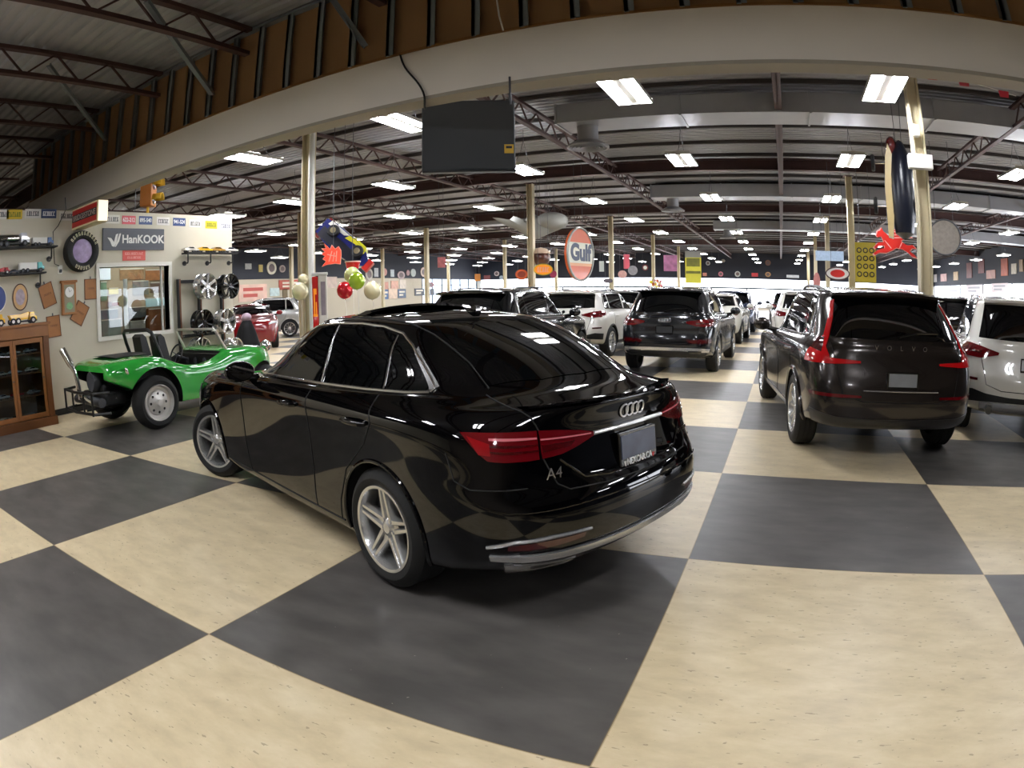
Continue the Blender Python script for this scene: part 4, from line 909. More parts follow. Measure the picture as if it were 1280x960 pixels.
for t in np.linspace(0, 2*PI, 25)[:-1]: P.append(c+Vector((.06*math.sin(t), .16*math.cos(t), .15*math.sin(t))))
sw = obj('steering_wheel', MB().tube(P, .014, 8, closed=True), mblack, bg, smooth=True)
mb = MB()
for t in (.3, 2.4, 4.7): mb.bar(c+Vector((.06*math.sin(t), .155*math.cos(t), .145*math.sin(t))), c+Vector((.03, 0, 0)), .02, .006)
mb.tube([c, c+Vector((.25, 0, -.1))], .018, 8); obj('steering_spokes', mb, mgrey, sw)
d = obj('dashboard', MB().box(1.22, 1.27, -.56, .56, .60, .84, .01), mblack, bg)
for y in (-.2, .05, .27):
    mb = MB(); mb.X = Matrix.Translation((1.218, y, .73)) @ Matrix.Rotation(-PI/2, 4, 'Y'); mb.lathe([(.05, 0), (.05, .008), (.04, .01), (0, .008)], 20, cap=False); obj('gauge', mb, mgrey, d, smooth=True, angle=30)
mb = MB(); mb.tube([(1.42,-.58,.80),(1.20,-.55,1.17),(1.19,-.5,1.195),(1.19,.5,1.195),(1.20,.55,1.17),(1.42,.58,.80)], .02, 8); ws = obj('windscreen_frame', mb, M('pale aluminium', 'd7d3c8', .3, .6), bg, smooth=True)
obj('windscreen_glass', MB().add([(1.41,-.56,.82),(1.41,.56,.82),(1.19,.53,1.19),(1.19,-.53,1.19)], [(0,1,2,3)]), glass('clear glass', 'f2f5f2'), ws, fix=False)
mb = MB(); mb.box(-.55, -.12, -.2, .2, .3, .62, .04); mb.box(-.62, -.3, -.42, -.2, .36, .52, .03); mb.box(-.62, -.3, .2, .42, .36, .52, .03); mb.box(-.5, -.2, -.35, .35, .38, .5, .02); obj('engine', mb, mplast, bg)
mb = MB(); mb.X = Matrix.Translation((-.6, 0, .66)) @ Matrix.Rotation(PI/2, 4, 'Y'); mb.lathe([(.13, -.06), (.15, 0), (.13, .06), (.05, .07)], 24); obj('fan_shroud', mb, mgrey, bg, smooth=True, angle=40)
for sg in (-1, 1):
    mb = MB(); mb.tube([(-.45, sg*.4, .45), (-.62, sg*.36, .42), (-.74, sg*.2, .42), (-.80, .10, .5)], .026, 8); obj('exhaust_pipe', mb, mchrome, bg, smooth=True)
mb = MB(); mb.tube([(-.80, .10, .44), (-.80, .12, .62), (-.82, .16, .8), (-.92, .26, 1.05)], [.035, .03, .03, .045], 12); mb.tube([(-.86, .2, .9), (-.95, .29, 1.12)], .05, 12); obj('stinger_exhaust', mb, mchrome, bg, smooth=True)
mb = MB()
for z in (.30, .56): mb.tube([(-.66, -.62, z), (-.86, -.5, z), (-.92, 0, z), (-.86, .5, z), (-.66, .62, z)], .02, 8)
for y in (-.5, -.2, .2, .5): mb.tube([(-.88, y, .28), (-.88, y, .58)], .016, 8)
mb.tube([(-.5, -.3, .34), (-.88, -.3, .34)], .016, 8); mb.tube([(-.5, .3, .34), (-.88, .3, .34)], .016, 8)
obj('bumper_cage', mb, mblack, bg, smooth=True)
for x in (-.43, -.30):
    mb = MB(); mb.X = Matrix.Translation((x, -.752, .80)) @ Matrix.Rotation(-.35, 4, 'Y'); mb.ball((0, 0, 0), (.024, .02, .055), 12, 8); obj('side_vent', mb, mchrome, bg, smooth=True)
obj('rear_silencer', MB().tube([(-.70, -.45, .42), (-.70, .45, .42)], .06, 14), mgrey, bg, smooth=True)
for sg in (-1, 1): obj('head_lamp', MB().ball((2.25, sg*.45, .86), (.09, .09, .09), 14, 10), mchrome, bg, smooth=True)

# ================================================================ left wall: cabinet, signs, shelves
mwood = M('oak veneer', '8f5c30', .4, noise=.25, nscale=6); mwood2 = M('dark oak edge', '6e4220', .45, noise=.2, nscale=6)
yA, yB, xf_, top = -1.35, .37, -8.64, 1.50
cb = thing('display_cabinet', 'oak glass door display cabinet at the left edge, toy trucks on top', 'cabinet', (-9.0, (yA+yB)/2, 0))
def cbx(name, mt, *b, par=None):
    mb = MB()
    for q in b: mb.box(q[0]+9.0, q[1]+9.0, q[2]-(yA+yB)/2, q[3]-(yA+yB)/2, q[4], q[5], .004)
    return obj(name, mb, mt, par or cb)
cbx('carcass', mwood, (-9.34, xf_-.02, yA, yA+.03, .1, top-.06), (-9.34, xf_-.02, yB-.05, yB-.02, .1, top-.06), (-9.34, -9.32, yA, yB-.02, .1, top-.06), (-9.34, xf_-.02, yA, yB-.02, .1, .13))
cbx('plinth', mwood2, (-9.34, xf_+.04, yA-.02, yB+.03, 0, .13))
cbx('cornice', mwood, (-9.34, xf_+.05, yA-.03, yB+.03, top-.04, top), (-9.34, xf_+.02, yA-.01, yB, top-.2, top-.04))
cbx('corner_post', mwood2, (xf_-.03, xf_+.015, yB-.1, yB, .13, top-.2))
dy = (yB-.1-yA)/3
for i in range(3):
    a, b = yA+i*dy, yA+(i+1)*dy-.004
    dr = cbx('door', mwood, (xf_-.025, xf_, a, a+.05, .14, top-.21), (xf_-.025, xf_, b-.05, b, .14, top-.21), (xf_-.025, xf_, a+.05, b-.05, .14, .21), (xf_-.025, xf_, a+.05, b-.05, top-.28, top-.21))
    cbx('door_glass', glass('cabinet glass', 'dfe6e6'), (xf_-.015, xf_-.011, a+.05, b-.05, .21, top-.28), par=dr)
    cbx('knob', mgrey, (xf_, xf_+.02, b-.04, b-.02, .7, .72), par=dr)
for z in (.45, .78, 1.06): cbx('shelf', mwood2, (-9.32, xf_-.06, yA+.03, yB-.05, z, z+.015))
def toy_car(col, loc, rz, L, label, cat, group, name='model_car', truck=False, h=.28):
    t = thing(name, label, cat, loc, rz, group)
    mp = M('toy '+col, col, .25, .1, coat=.6)
    if truck:
        obj('chassis', MB().box(-L/2, L/2, -L*.11, L*.11, L*.06, L*.11, L*.01), mblack, t)
        mb = MB(); mb.prism([(L*.24, L*.1), (L*.5, L*.1), (L*.5, L*.2), (L*.42, L*.24), (L*.40, L*.34), (L*.24, L*.34)], -L*.11, L*.11); obj('cab', mb, mp, t)
        if truck == 'tank':
            mb = MB(); mb.X = Matrix.Translation((-L*.14, 0, L*.22)) @ Matrix.Rotation(PI/2, 4, 'Y'); mb.lathe([(0, -L*.34), (L*.09, -L*.33), (L*.1, -L*.3), (L*.1, L*.3), (L*.09, L*.33), (0, L*.34)], 16, cap=False); obj('tank', mb, mchrome, t, smooth=True, angle=40)
        elif truck == 'box': obj('cargo_box', MB().box(-L*.5, L*.2, -L*.12, L*.12, L*.11, L*.34, L*.01), M('toy e8e6e0', 'e8e6e0', .4), t)
        else:
            mb = MB(); mb.prism([(-L*.5, L*.3), (-L*.42, L*.13), (L*.14, L*.13), (L*.2, L*.36), (-L*.1, L*.3)], -L*.14, L*.14); obj('dump_body', mb, mp, t)
        xs = (-L*.38, -L*.2, L*.34); r = L*.075 if truck != 'dump' else L*.1
    else:
        mb = MB(); mb.prism([(-L*.5, L*.1), (L*.5, L*.1), (L*.5, L*.17), (L*.25, L*.21), (L*.08, L*.3), (-L*.25, L*.3), (-L*.4, L*.22), (-L*.5, L*.2)], -L*.19, L*.19); obj('body', mb, mp, t)
        obj('windows', MB().prism([(L*.2, L*.215), (L*.07, L*.285), (-L*.23, L*.285), (-L*.34, L*.225)], -L*.193, L*.193), mglass, t); xs = (-L*.3, L*.3); r = L*.09
    for x in xs:
        for sg in (-1, 1):
            mb = MB(); mb.X = Matrix.Translation((x, sg*L*.13, r)); mb.lathe([(0, -L*.03), (r, -L*.03), (r, L*.03), (0, L*.03)], 14, 'y', cap=False); mb.cur = 1; mb.lathe([(r*.5, -L*.032), (r*.5, L*.032)], 10, 'y'); obj('wheel', mb, [mdark, mwhite if truck == 'dump' else mgrey], t)
    return t
rnd = random.Random(3); k = 0
cols = ['c9ccd2', '8d9096', 'e0dcd2', 'd8d2c4', '2b4f86', 'c9ccd2', '20242c', 'e0dcd2', 'a8202a', '8d9096']
cname = {'c9ccd2': 'silver', '20242c': 'near black', 'a8202a': 'red', 'd8d2c4': 'cream', '2b4f86': 'blue', '8d9096': 'grey', '3c6a48': 'green', 'e0dcd2': 'white', '15161a': 'black', 'b58a3a': 'golden'}
rows = ['bottom', 'lower', 'middle', 'top']
for r_, z in enumerate((.13, .465, .795, 1.075)):
    for j, y in enumerate((-.72, -.44, -.17, .12)):
        c = cols[k % 10]; k += 3
        toy_car(c, (-8.92+.05*(j % 2), y, z), PI/2+(.3 if j % 2 else -.25), .235, '%s model car on the %s cabinet shelf, %s from the left' % (cname[c], rows[r_], ordn[j]), 'model car', 'model cars in the cabinet')
toy_car('e8b51e', (-8.95, -.55, 1.5), PI/2, .52, 'yellow toy loader truck on the cabinet top at the picture edge', 'toy truck', 'toy trucks on the cabinet', 'toy_truck', 'dump')
toy_car('f0bd20', (-8.95, .04, 1.5), PI/2, .5, 'yellow toy dump truck on the cabinet top, nearer the wall plaques', 'toy truck', 'toy trucks on the cabinet', 'toy_truck', 'dump')

WF = XW-.002
def wp(u, v): p = at_x(u, v, XW); return p.y, p.z
def bars(parent, y0, y1, z0, z1, n, mt, x=.0065, seed=0, name='marking'):
    rr = random.Random(seed); mb = MB()
    w = (y1-y0)/n
    for i in range(n):
        a = y0+i*w; mb.box(x-.001, x, a+w*.15, a+w*.45, z0, z1); 
        if rr.random() < .7: mb.box(x-.001, x, a+w*.15, a+w*.85, z1-(z1-z0)*.22, z1)
        if rr.random() < .6: mb.box(x-.001, x, a+w*.6, a+w*.85, z0, z0+(z1-z0)*(.5 if rr.random() < .5 else 1))
    mb.box(x-.001, x, y0, y1, z0-(z1-z0)*.04, z0+(z1-z0)*.05)
    return obj(name, mb, mt, parent)
# licence plates
minkw = M('white ink', 'e9e9e6', .5); minkb = M('dark ink', '1d2230', .5); minkr = M('dark red ink', '8a1a1a', .5)
PL = [(1, 268, 'd9d5cd', 'left of the yellow plate at the picture edge', None), (18, 268, 'd2b32a', 'at far left', None), (41, 267, 'd5d0cc', 'between the yellow and dark blue plates', None), (61, 267, '2c3d63', 'left of the red tyre sign box', None), (83.5, 270, 'dcd8d2', 'half behind the red sign box', None),
      (141, 274, 'e2ded4', 'right of the red sign box', None), (161, 275, 'd0525a', 'the only red one', '622-212'), (182, 275.5, '3c4f7d', 'right of the red plate', '895-540'), (204, 276.5, 'e0dcd6', 'between the two right hand blue plates', None), (224, 277.5, '354a7c', 'third from the right but one', '941-524'), (244, 279.5, 'e2dfd6', 'left of the right hand yellow plate', None), (264, 281, 'd4bd2c', 'near the wall end', None), (282, 282.5, 'd9dade', 'last at the wall end', None)]
pname = {'d9d5cd': 'white', 'd2b32a': 'yellow', 'd5d0cc': 'white', '2c3d63': 'dark blue', 'dcd8d2': 'white', 'e2ded4': 'white', 'd0525a': 'red', '3c4f7d': 'blue', 'e0dcd6': 'white', '354a7c': 'blue', 'e2dfd6': 'white', 'd4bd2c': 'yellow', 'd9dade': 'pale'}
for i, (u, v, c, wh, txt) in enumerate(PL):
    y, z = wp(u, v); t = thing('licence_plate', '%s licence plate along the wall top, %s' % (pname[c], wh), 'licence plate', (WF, y, z), 0, 'licence plates along the wall top')
    obj('plate', MB().box(0, .006, -.15, .15, -.075, .075, .002), M('plate '+c, c, .4, noise=.06), t)
    ink = minkw if c in ('2c3d63', '3c4f7d', '354a7c', 'd0525a') else (M('green ink', '5d7420', .5) if c in ('d2b32a', 'd4bd2c') else minkb)
    if txt: lettering(txt, .1, ink, t, frame((.0065, 0, 0), (0, 1, 0), (0, 0, 1)), .001, 'plate_number', .002, .26)
    else: bars(t, -.12, .12, -.035, .035, 6, ink, .0075, i)
# tyre maker's signs
(y0, z1), (y1, z0) = wp(128, 288.5), wp(204.5, 309.5)
t = thing('wall_sign', 'long dark grey sign with white swoosh mark and wide white lettering', 'sign', (WF, (y0+y1)/2, (z0+z1)/2)); w, h = (y1-y0)/2, .19
obj('panel', MB().box(0, .02, -w, w, -h, h, .003), M('slate sign', '4b4e55', .45), t)
lettering('HanKOOK', .20, mwhite, t, frame((.021, .20, -.005), (0, 1, 0), (0, 0, 1)), .002, 'lettering', .005, .94)
mb = MB(); mb.prism([(-.58,.03),(-.50,.02),(-.44,-.05),(-.40,.08),(-.35,.10),(-.39,-.06),(-.43,-.13),(-.48,-.12),(-.52,-.04)], .02, .023, 'yz'); mb.prism([(-.37,-.02),(-.32,.10),(-.29,.10),(-.33,-.04),(-.40,-.13),(-.42,-.13)], .02, .023, 'yz'); obj('swoosh_mark', mb, mwhite, t)
(y0, z1), (y1, z0) = wp(153, 313), wp(181.5, 325.5)
t = thing('wall_sign', 'small coral red sign just above the wall window', 'sign', (WF, (y0+y1)/2, (z0+z1)/2)); w, h = (y1-y0)/2, (z1-z0)/2
obj('panel', MB().box(0, .012, -w, w, -h, h, .003), M('coral sign', 'd4564a', .5), t); bars(t, -w*.8, w*.8, h*.15, h*.6, 9, M('pale coral ink', 'f0b0a4', .5), .0135, 4); bars(t, -w*.6, w*.6, -h*.6, -h*.2, 7, M('pale coral ink', 'f0b0a4'), .0135, 5)
y_ = at_x(90, 275, XW).y; a = at_y(90, 275, y_); b = at_y(122, 262, y_); wx = b.x-XW; zc = at_y(106, 269, y_).z; hh = (at_y(122, 250, y_).z-at_y(122, 277, y_).z)/2
t = thing('box_sign', 'red box sign with black band lettering projecting from the wall top', 'sign', (XW, y_, zc))
obj('sign_case', MB().box(0, wx, 0, .2, -hh, hh, .008), M('cream sign edge', 'd9c9a0', .5), t)
obj('sign_face', MB().box(.02, wx-.03, -.006, 0, -hh+.03, hh-.03), M('sign red', 'a8231f', .4), t)
obj('black_band', MB().box(.02, wx-.03, -.008, -.006, -hh*.33, hh*.36), mblack, t)
obj('end_panel', MB().box(wx, wx+.006, .012, .19, -hh+.01, hh-.01), M('lit sign end', 'f4ead6', .5, emit=.6, ecol='f4ead6'), t)
lettering('BRIDGESTONE', .12, M('grey ink', '9a8e88', .5), t, frame((wx/2, -.009, .0), (1, 0, 0), (0, 0, 1)), .001, 'lettering', .002, wx*.86)
# tyre on the wall
y, z = wp(98.5, 315); t = thing('tyre_sign', 'black tyre with white lettering and pink purple disc, hung on the wall', 'tire', (WF+.10, y, z))
R = .335; mb = MB(); mb.lathe([(R*.6, -.1), (R*.95, -.1), (R, -.06), (R, .04), (R*.94, .09), (R*.75, .1), (R*.62, .08), (R*.58, .06)], 48, 'x', cap=False); obj('tire', mb, mtire, t, smooth=True, angle=40)
mb = MB(); mb.lathe([(R*.6, .05), (R*.5, .06), (0, .06)], 40, 'x', cap=False); d = obj('picture_disc', mb, M('pink purple print', 'a58fb8', .35, noise=.6, nscale=14), t, smooth=True, angle=40)
def arc_marks(parent, r, a0, a1, n, x, mt, hh=.03):
    mb = MB()
    for i in range(n):
        a = a0+(a1-a0)*i/(n-1); c, s = math.cos(a), math.sin(a)
        mb.X = Matrix.Translation((x, r*c, r*s)) @ Matrix.Rotation(a-PI/2, 4, 'X'); mb.box(-.001, .004, -.016, -.006, -hh, hh); mb.box(-.001, .004, .006, .014, -hh, hh*(.2 if i % 2 else 1)); mb.box(-.001, .004, -.012, .012, hh*.6, hh)
    mb.X = Matrix.Identity(4); obj('tire_lettering', mb, M('cream lettering', 'd8d2b0', .6), parent)
arc_marks(t, R*.84, 2.5, .45, 11, .098, mwhite); arc_marks(t, R*.84, -2.1, -1.2, 6, .098, mwhite)
# plaques, clock, ovals
mply = M('cork brown plaque', 'a8703f', .6, noise=.12, nscale=10)
for u, v, w, h, rz, lab in ((59, 369, .135, .185, .3, 'tilted brown plaque high left of the clock'), (113, 361.5, .125, .17, 0, 'upright brown plaque between the clock and the window'), (99.5, 391.5, .13, .175, -.55, 'brown plaque tilted the most, below the clock'), (67, 408, .13, .17, .06, 'brown plaque low beside the cabinet top corner')):
    y, z = wp(u, v); t = thing('wall_plaque', lab, 'plaque', (WF, y, z), 0, None, (rz, 0, 0))
    obj('board', MB().box(0, .015, -w, w, -h, h, .003), mply, t); obj('edge_frame', MB().box(0, .02, -w, -w+.012, -h, h).box(0, .02, w-.012, w, -h, h).box(0, .02, -w, w, -h, -h+.012).box(0, .02, -w, w, h-.012, h), mwood2, t)
    bars(t, -w*.5, w*.6, h*.0, h*.16, 7, mwood2, .0165, int(u)); obj('hanging_hook', MB().box(.0, .012, -.01, .01, h, h+.04), mgrey, t)
y, z = wp(85, 372.5); t = thing('wall_clock', 'brown wooden wall clock with white dial and green picture below', 'clock', (WF, y, z)); w, h = .14, .27
obj('case', MB().box(0, .06, -w, w, -h, h, .008), mply, t); obj('case_cap', MB().box(0, .08, -w-.02, w+.02, h-.03, h+.01, .005), mply, t)
obj('door_panel', MB().box(.06, .064, -w+.04, w-.04, -h+.04, h-.06), M('pale clock panel', '8d8468', .4), t)
mb = MB(); mb.X = Matrix.Translation((.064, 0, .09)) @ Matrix.Rotation(PI/2, 4, 'Y'); mb.lathe([(.085, 0), (.085, .01), (0, .012)], 28, cap=False); dl = obj('dial', mb, mwhite, t, smooth=True, angle=30)
obj('clock_hand', MB().bar((.078, 0, .09), (.078, .04, .12), .008, .003), mblack, dl); obj('clock_hand', MB().bar((.078, 0, .09), (.078, -.02, .155), .006, .003), mblack, dl)
mb = MB(); mb.ball((.066, 0, -.13), (.006, .065, .06), 12, 8); obj('green_picture', mb, M('green enamel', '7fae78', .4, noise=.4, nscale=30), t)
def disc_sign(name, loc, ry, rz, mt, label, cat='sign', xn=None, th=.03, group=None, rim=None, marks=None, seed=0):
    """oval board standing out of a wall, facing along xn"""
    t = thing(name, label, cat, loc, 0, group); xn = Vector(xn or (1, 0, 0)); q = xn.to_track_quat('X', 'Z').to_matrix().to_4x4(); t.rotation_euler = q.to_euler()
    mb = MB(); P = [(ry*math.cos(a), rz*math.sin(a)) for a in np.linspace(0, 2*PI, 33)[:-1]]; mb.prism(P, 0, th, 'yz'); obj('board', mb, mt, t)
    if rim:
        mb = MB(); mb.tube([(th, a*1.0, b*1.0) for a, b in P], max(.008, ry*.05), 6, closed=True); obj('rim', mb, rim, t, smooth=True)
    if marks:
        mb = MB(); rr = random.Random(seed)
        mb.prism([(ry*.62*math.cos(a), rz*.62*math.sin(a)) for a in np.linspace(0, 2*PI, 25)[:-1]], th, th+.004, 'yz'); c = obj('centre_disc', mb, marks, t)
    return t
def rect_sign(name, loc, w, h, mt, label, cat='sign', xn=None, th=.03, group=None, stripes=None, bordr=None):
    t = thing(name, label, cat, loc, 0, group); xn = Vector(xn or (1, 0, 0)); t.rotation_euler = xn.to_track_quat('X', 'Z').to_euler()
    obj('board', MB().box(0, th, -w/2, w/2, -h/2, h/2, min(.006, w*.04)), mt, t)
    if stripes:
        mb = MB()
        for a, b, c, d in stripes[1]: mb.box(th, th+.004, a*w/2, b*w/2, c*h/2, d*h/2)
        obj('printed_panel', mb, stripes[0], t)
    if bordr: obj('border', MB().box(0, th+.006, -w/2, -w/2+w*.05, -h/2, h/2).box(0, th+.006, w/2-w*.05, w/2, -h/2, h/2).box(0, th+.006, -w/2, w/2, -h/2, -h/2+w*.05).box(0, th+.006, -w/2, w/2, h/2-w*.05, h/2), bordr, t)
    return t
y, z = wp(25, 371.5); disc_sign('oval_sign', (WF, y, z), .14, .2, M('apricot sign', 'd9b07c', .5, noise=.15), 'apricot oval sign above the toy trucks', rim=mred, marks=M('blue and cream print', 'b9a9b4', .5, noise=.5, nscale=18), xn=(1, 0, 0), th=.015)
y, z = wp(0, 373); disc_sign('round_sign', (WF, y-.06, z), .17, .2, M('blue enamel', '3b4c8c', .4), 'dark blue round sign cut by the left picture edge', th=.015, rim=mwhite)
y, z = wp(75, 337); t = thing('wall_socket', 'small white socket on the wall below the tyre', 'socket', (WF, y, z)); obj('plate', MB().box(0, .012, -.045, .045, -.07, .07, .004), mwhite, t); obj('plug', MB().box(.012, .05, -.02, .02, -.05, .0, .005), mblack, t)
a, b, c, d = wp(82, 232), wp(82, 262), wp(66, 290), wp(68, 330)
o = obj('sign_cable', MB().tube([(WF+.012, a[0], a[1]-.2), (WF+.012, b[0], b[1]), (WF+.012, c[0]+.1, c[1]+.1), (WF+.012, c[0], c[1]), (WF+.012, d[0], d[1]), (WF+.012, y-.02, z+.06)], .008, 6), mblack, smooth=True); tag(o, 'thin dark cable running down the wall to the white socket', 'cable')
# pipe shelves
def pipe_shelf(y0, y1, z, label, nb=2):
    t = thing('wall_shelf', label, 'shelf', (XW, (y0+y1)/2, z), 0, 'pipe bracket wall shelves'); w = (y1-y0)/2
    obj('board', MB().box(.02, .24, -w, w, -.012, .012, .003), mplast, t)
    for i in range(nb):
        yy = -w+.08+(2*w-.16)*i/(nb-1); mb = MB(); mb.tube([(.0, yy, -.18), (.12, yy, -.18), (.13, yy, -.16), (.13, yy, -.012)], .014, 8); mb.X = Matrix.Translation((.0, yy, -.18)) @ Matrix.Rotation(PI/2, 4, 'Y'); mb.lathe([(.045, 0), (.045, .02), (0, .02)], 14); obj('bracket', mb, mblack, t, smooth=True, angle=40)
ya, za = wp(0, 309); yb, zb = wp(66, 305); pipe_shelf(ya-.25, yb, zb-.06, 'upper left black pipe shelf with silver model trucks')
z1_ = zb-.06+.012
toy_car('c9ccd2', (XW+.13, ya+.18, z1_), PI/2, .62, 'long silver model tanker truck on the upper left shelf', 'model truck', None, 'model_truck', 'tank'); toy_car('2b4f86', (XW+.13, yb-.26, z1_), PI/2, .4, 'model box truck at the right end of the upper left shelf', 'model truck', None, 'model_truck', 'box')
yb, zb = wp(52, 338); pipe_shelf(ya-.25, yb, zb-.05, 'lower left black pipe shelf with mixed model trucks'); z1_ = zb-.038
toy_car('a8202a', (XW+.13, ya-.02, z1_), PI/2, .3, 'red model truck on the lower left shelf at the picture edge', 'model truck', None, 'model_truck', 'dump'); toy_car('20242c', (XW+.13, ya+.22, z1_), PI/2, .2, 'dark model car on the lower left shelf', 'model car', None); toy_car('4aa0a0', (XW+.13, yb-.25, z1_), PI/2, .46, 'teal and white model box truck on the lower left shelf', 'model truck', None, 'model_truck', 'box')
ya, za = wp(226, 316); pipe_shelf(ya, 4.86, za-.02, 'black pipe shelf at the right end of the wall', 3)
for j, (c, n_) in enumerate((('d8d2c4', 'cream'), ('e8b51e', 'yellow'), ('b58a3a', 'golden'), ('e0dcd2', 'white'))): toy_car(c, (XW+.13, ya+.14+(4.7-ya-.12)*j/3, za-.008), PI/2, .34, '%s model car on the right hand pipe shelf' % n_, 'model car', 'model cars on the right pipe shelf')
# traffic light standing on the wall top
yy, zz = wp(187, 268); t = thing('traffic_light', 'orange and yellow traffic light standing above the wall top', 'traffic light', (XW-.07, yy, 3.26), math.radians(35))
mor = M('amber traffic housing', 'b06a1c', .5); myl = M('yellow visor', 'e0b32c', .5)
obj('mount', MB().tube([(0, 0, 0), (0, 0, .14)], .03, 8), myl, t); hs = obj('housing', MB().box(-.12, .12, -.14, .14, .12, .66, .02), mor, t)
for z_ in (.25, .52):
    mb = MB(); n_ = 12; R_ = .105
    mb.grid([[(x, R_*math.cos(a)*(1-.0*x), z_+R_*math.sin(a)) for a in np.linspace(-.2, PI+.2, n_)] for x in (.12, .2, .30)]); o = obj('visor', mb, myl, hs, smooth=True, fix=False)
    so = o.modifiers.new('s', 'SOLIDIFY'); so.thickness = .008
    mb = MB(); mb.X = Matrix.Translation((.121, 0, z_)) @ Matrix.Rotation(PI/2, 4, 'Y'); mb.lathe([(.1, 0), (.06, .02), (0, .03)], 20, cap=False); obj('lens', mb, mredd if z_ > .4 else M('dark amber lens', '4a3008', .1, coat=1.), hs, smooth=True)
# things behind the wall window
XS = -10.9
def shop(u0, v0, u1, v1, c, name, lab, cat, th=.03, nz=.3):
    p, q = at_x(u0, v0, XS+th), at_x(u1, v1, XS+th)
    t = thing(name, lab, cat, (XS-.002, (p.y+q.y)/2, (p.z+q.z)/2)); w, h = abs(q.y-p.y)/2, abs(p.z-q.z)/2
    obj('board' if th < .1 else 'case', MB().box(0, th, -w, w, -h, h, .004), M('shop '+c, c, .5, noise=nz, nscale=9), t)
    obj('edge_strip', MB().box(th, th+.006, -w, w, h-.02, h), M('shop edge', 'cfc8b8', .5), t)
shop(124, 334, 138.5, 349.5, 'f1f4f6', 'poster', 'bright white poster behind the wall window, top left', 'poster', nz=.02)
shop(136, 360, 148, 367.5, 'd8c02a', 'sign', 'yellow sign behind the wall window', 'sign', .04)
shop(150, 336, 180, 349, '8e6a44', 'poster', 'brown poster behind the wall window, upper middle', 'poster', .02, .6)
shop(182, 337, 209, 350, 'a2693c', 'poster', 'orange brown poster behind the wall window, top right', 'poster', .02, .6)
shop(166, 351, 186, 368, '77756e', 'poster', 'grey picture behind the wall window, right of the white post', 'poster', .02, .6)
shop(188, 353, 209, 365, '6d5548', 'poster', 'dark rose picture behind the wall window', 'poster', .02, .6)
shop(183, 372.5, 208.5, 382, 'bfe6ea', 'banner', 'pale cyan banner behind the wall window', 'banner', .04, .1)
shop(186, 386, 210, 412, '7a4a28', 'shelf_unit', 'brown wooden shelf unit behind the wall window, lower right', 'shelf', .3, .4)
shop(162, 384, 183, 396, '4b4f50', 'box', 'dark grey box behind the wall window, middle', 'box', .25)
shop(163, 401.5, 182.5, 416, '8c8880', 'box', 'pale grey box behind the wall window, low in the middle', 'box', .25)
shop(126, 387, 148, 397.5, '5e6a70', 'box', 'blue grey box behind the wall window, lower left', 'box', .25, .6)
shop(127, 400, 152, 420, '6f7a70', 'box', 'green grey crate behind the wall window, bottom left', 'crate', .25, .6)
shop(140, 377, 149, 382, '9a2c2c', 'box', 'small dark red tin behind the wall window', 'tin', .2)
shop(126, 352, 134, 376, '6f8a6a', 'poster', 'narrow green picture behind the wall window', 'poster', .02, .6)
p = at_x(157, 375, -10.3)
tag(obj('post', MB().tube([(p.x, p.y, 0), (p.x, p.y, 2.15)], .045, 12), mwhite, smooth=True), 'white round post behind the wall window', 'post')
t = thing('shop_fill_light', 'added ceiling lamp that brightens the shop behind the wall window', 'ceiling light', (-10.2, 3.0, 2.9)); obj('housing', MB().box(-.12, .12, -.6, .6, .01, .08), mhouse, t); obj('lamp_panel', MB().box(-.1, .1, -.58, .58, 0, .01), M('shop fill glow', 'ffffff', .4, emit=24, ecol='f7f9ff'), t); obj('hanging_wire', MB().tube([(0, 0, .08), (0, 0, 2.4)], .006, 5), mgrey, t)  # lamp added so the things behind the window are not dark

# wheel display rack at the wall end -----------------------------------------------------
xr = -9.05
def rp(u, v): p = at_x(u, v, xr); return p
a = rp(233, 346); b = rp(238, 447)
t = thing('wheel_rack', 'black upright display rack for alloy wheels at the wall end', 'rack', (xr-.245, a.y, 0))
rk = t
for u in (233, 259, 287):
    yy = rp(u, 380).y-a.y; obj('upright', MB().box(-.03, .03, yy-.03, yy+.03, 0, 2.05), mblack, t); obj('upright_edge', MB().box(.03, .035, yy+.0, yy+.03, 0, 2.05), mwood2, t)
for z_ in (.25, 1.0, 2.0): obj('cross_rail', MB().box(-.02, .02, 0, rp(287, 380).y-a.y, z_-.03, z_+.03), mblack, t)
def show_wheel(u, v, r, style, mt, label):
    p = rp(u, v); obj('peg', MB().tube([(XW+.06-rk.location.x, p.y-rk.location.y, p.z), (p.x+.02-rk.location.x, p.y-rk.location.y, p.z)], .03, 8), mblack, rk); t = thing('alloy_wheel', label, 'wheel', p, -PI/2+.14, 'alloy wheels on the display rack')
    R = r; h = .1; mb = MB(); mb.lathe([(R, h), (R+.006, h-.008), (R-.015, h-.02), (R-.03, 0), (R-.02, -h), (R, -h-.004), (R-.01, -h+.004), (R-.03, 0)], 40, 'y', cap=False); 
    W = {'five': (5, .04, .03, 0), 'six': (6, .035, .026, 0), 'mesh': (10, .016, .012, 0), 'twin': (5, .02, .015, .05)}[style]
    rimo = obj('rim_barrel', mb, mt, t, smooth=True, angle=40)
    for k in range(W[0]):
        a = PI/2+k*2*PI/W[0]
        for sg in ((-1, 1) if W[3] else (0,)):
            c, s = math.cos(a), math.sin(a); mb = MB(); p0 = Vector((.03*c-sg*.03*s, h-.05, .03*s+sg*.03*c)); p1 = Vector(((R-.01)*c-sg*W[3]*s, h-.02, (R-.01)*s+sg*W[3]*c)); mb.bar(p0, p1, W[1]*1.6, .03, up=(0, 1, 0)); obj('spoke', mb, mt, t)
    mb = MB(); mb.lathe([(0, h-.02), (.05, h-.025), (.06, h-.06), (0, h-.06)], 20, 'y', cap=False); obj('hub', mb, mt, t, smooth=True, angle=40)
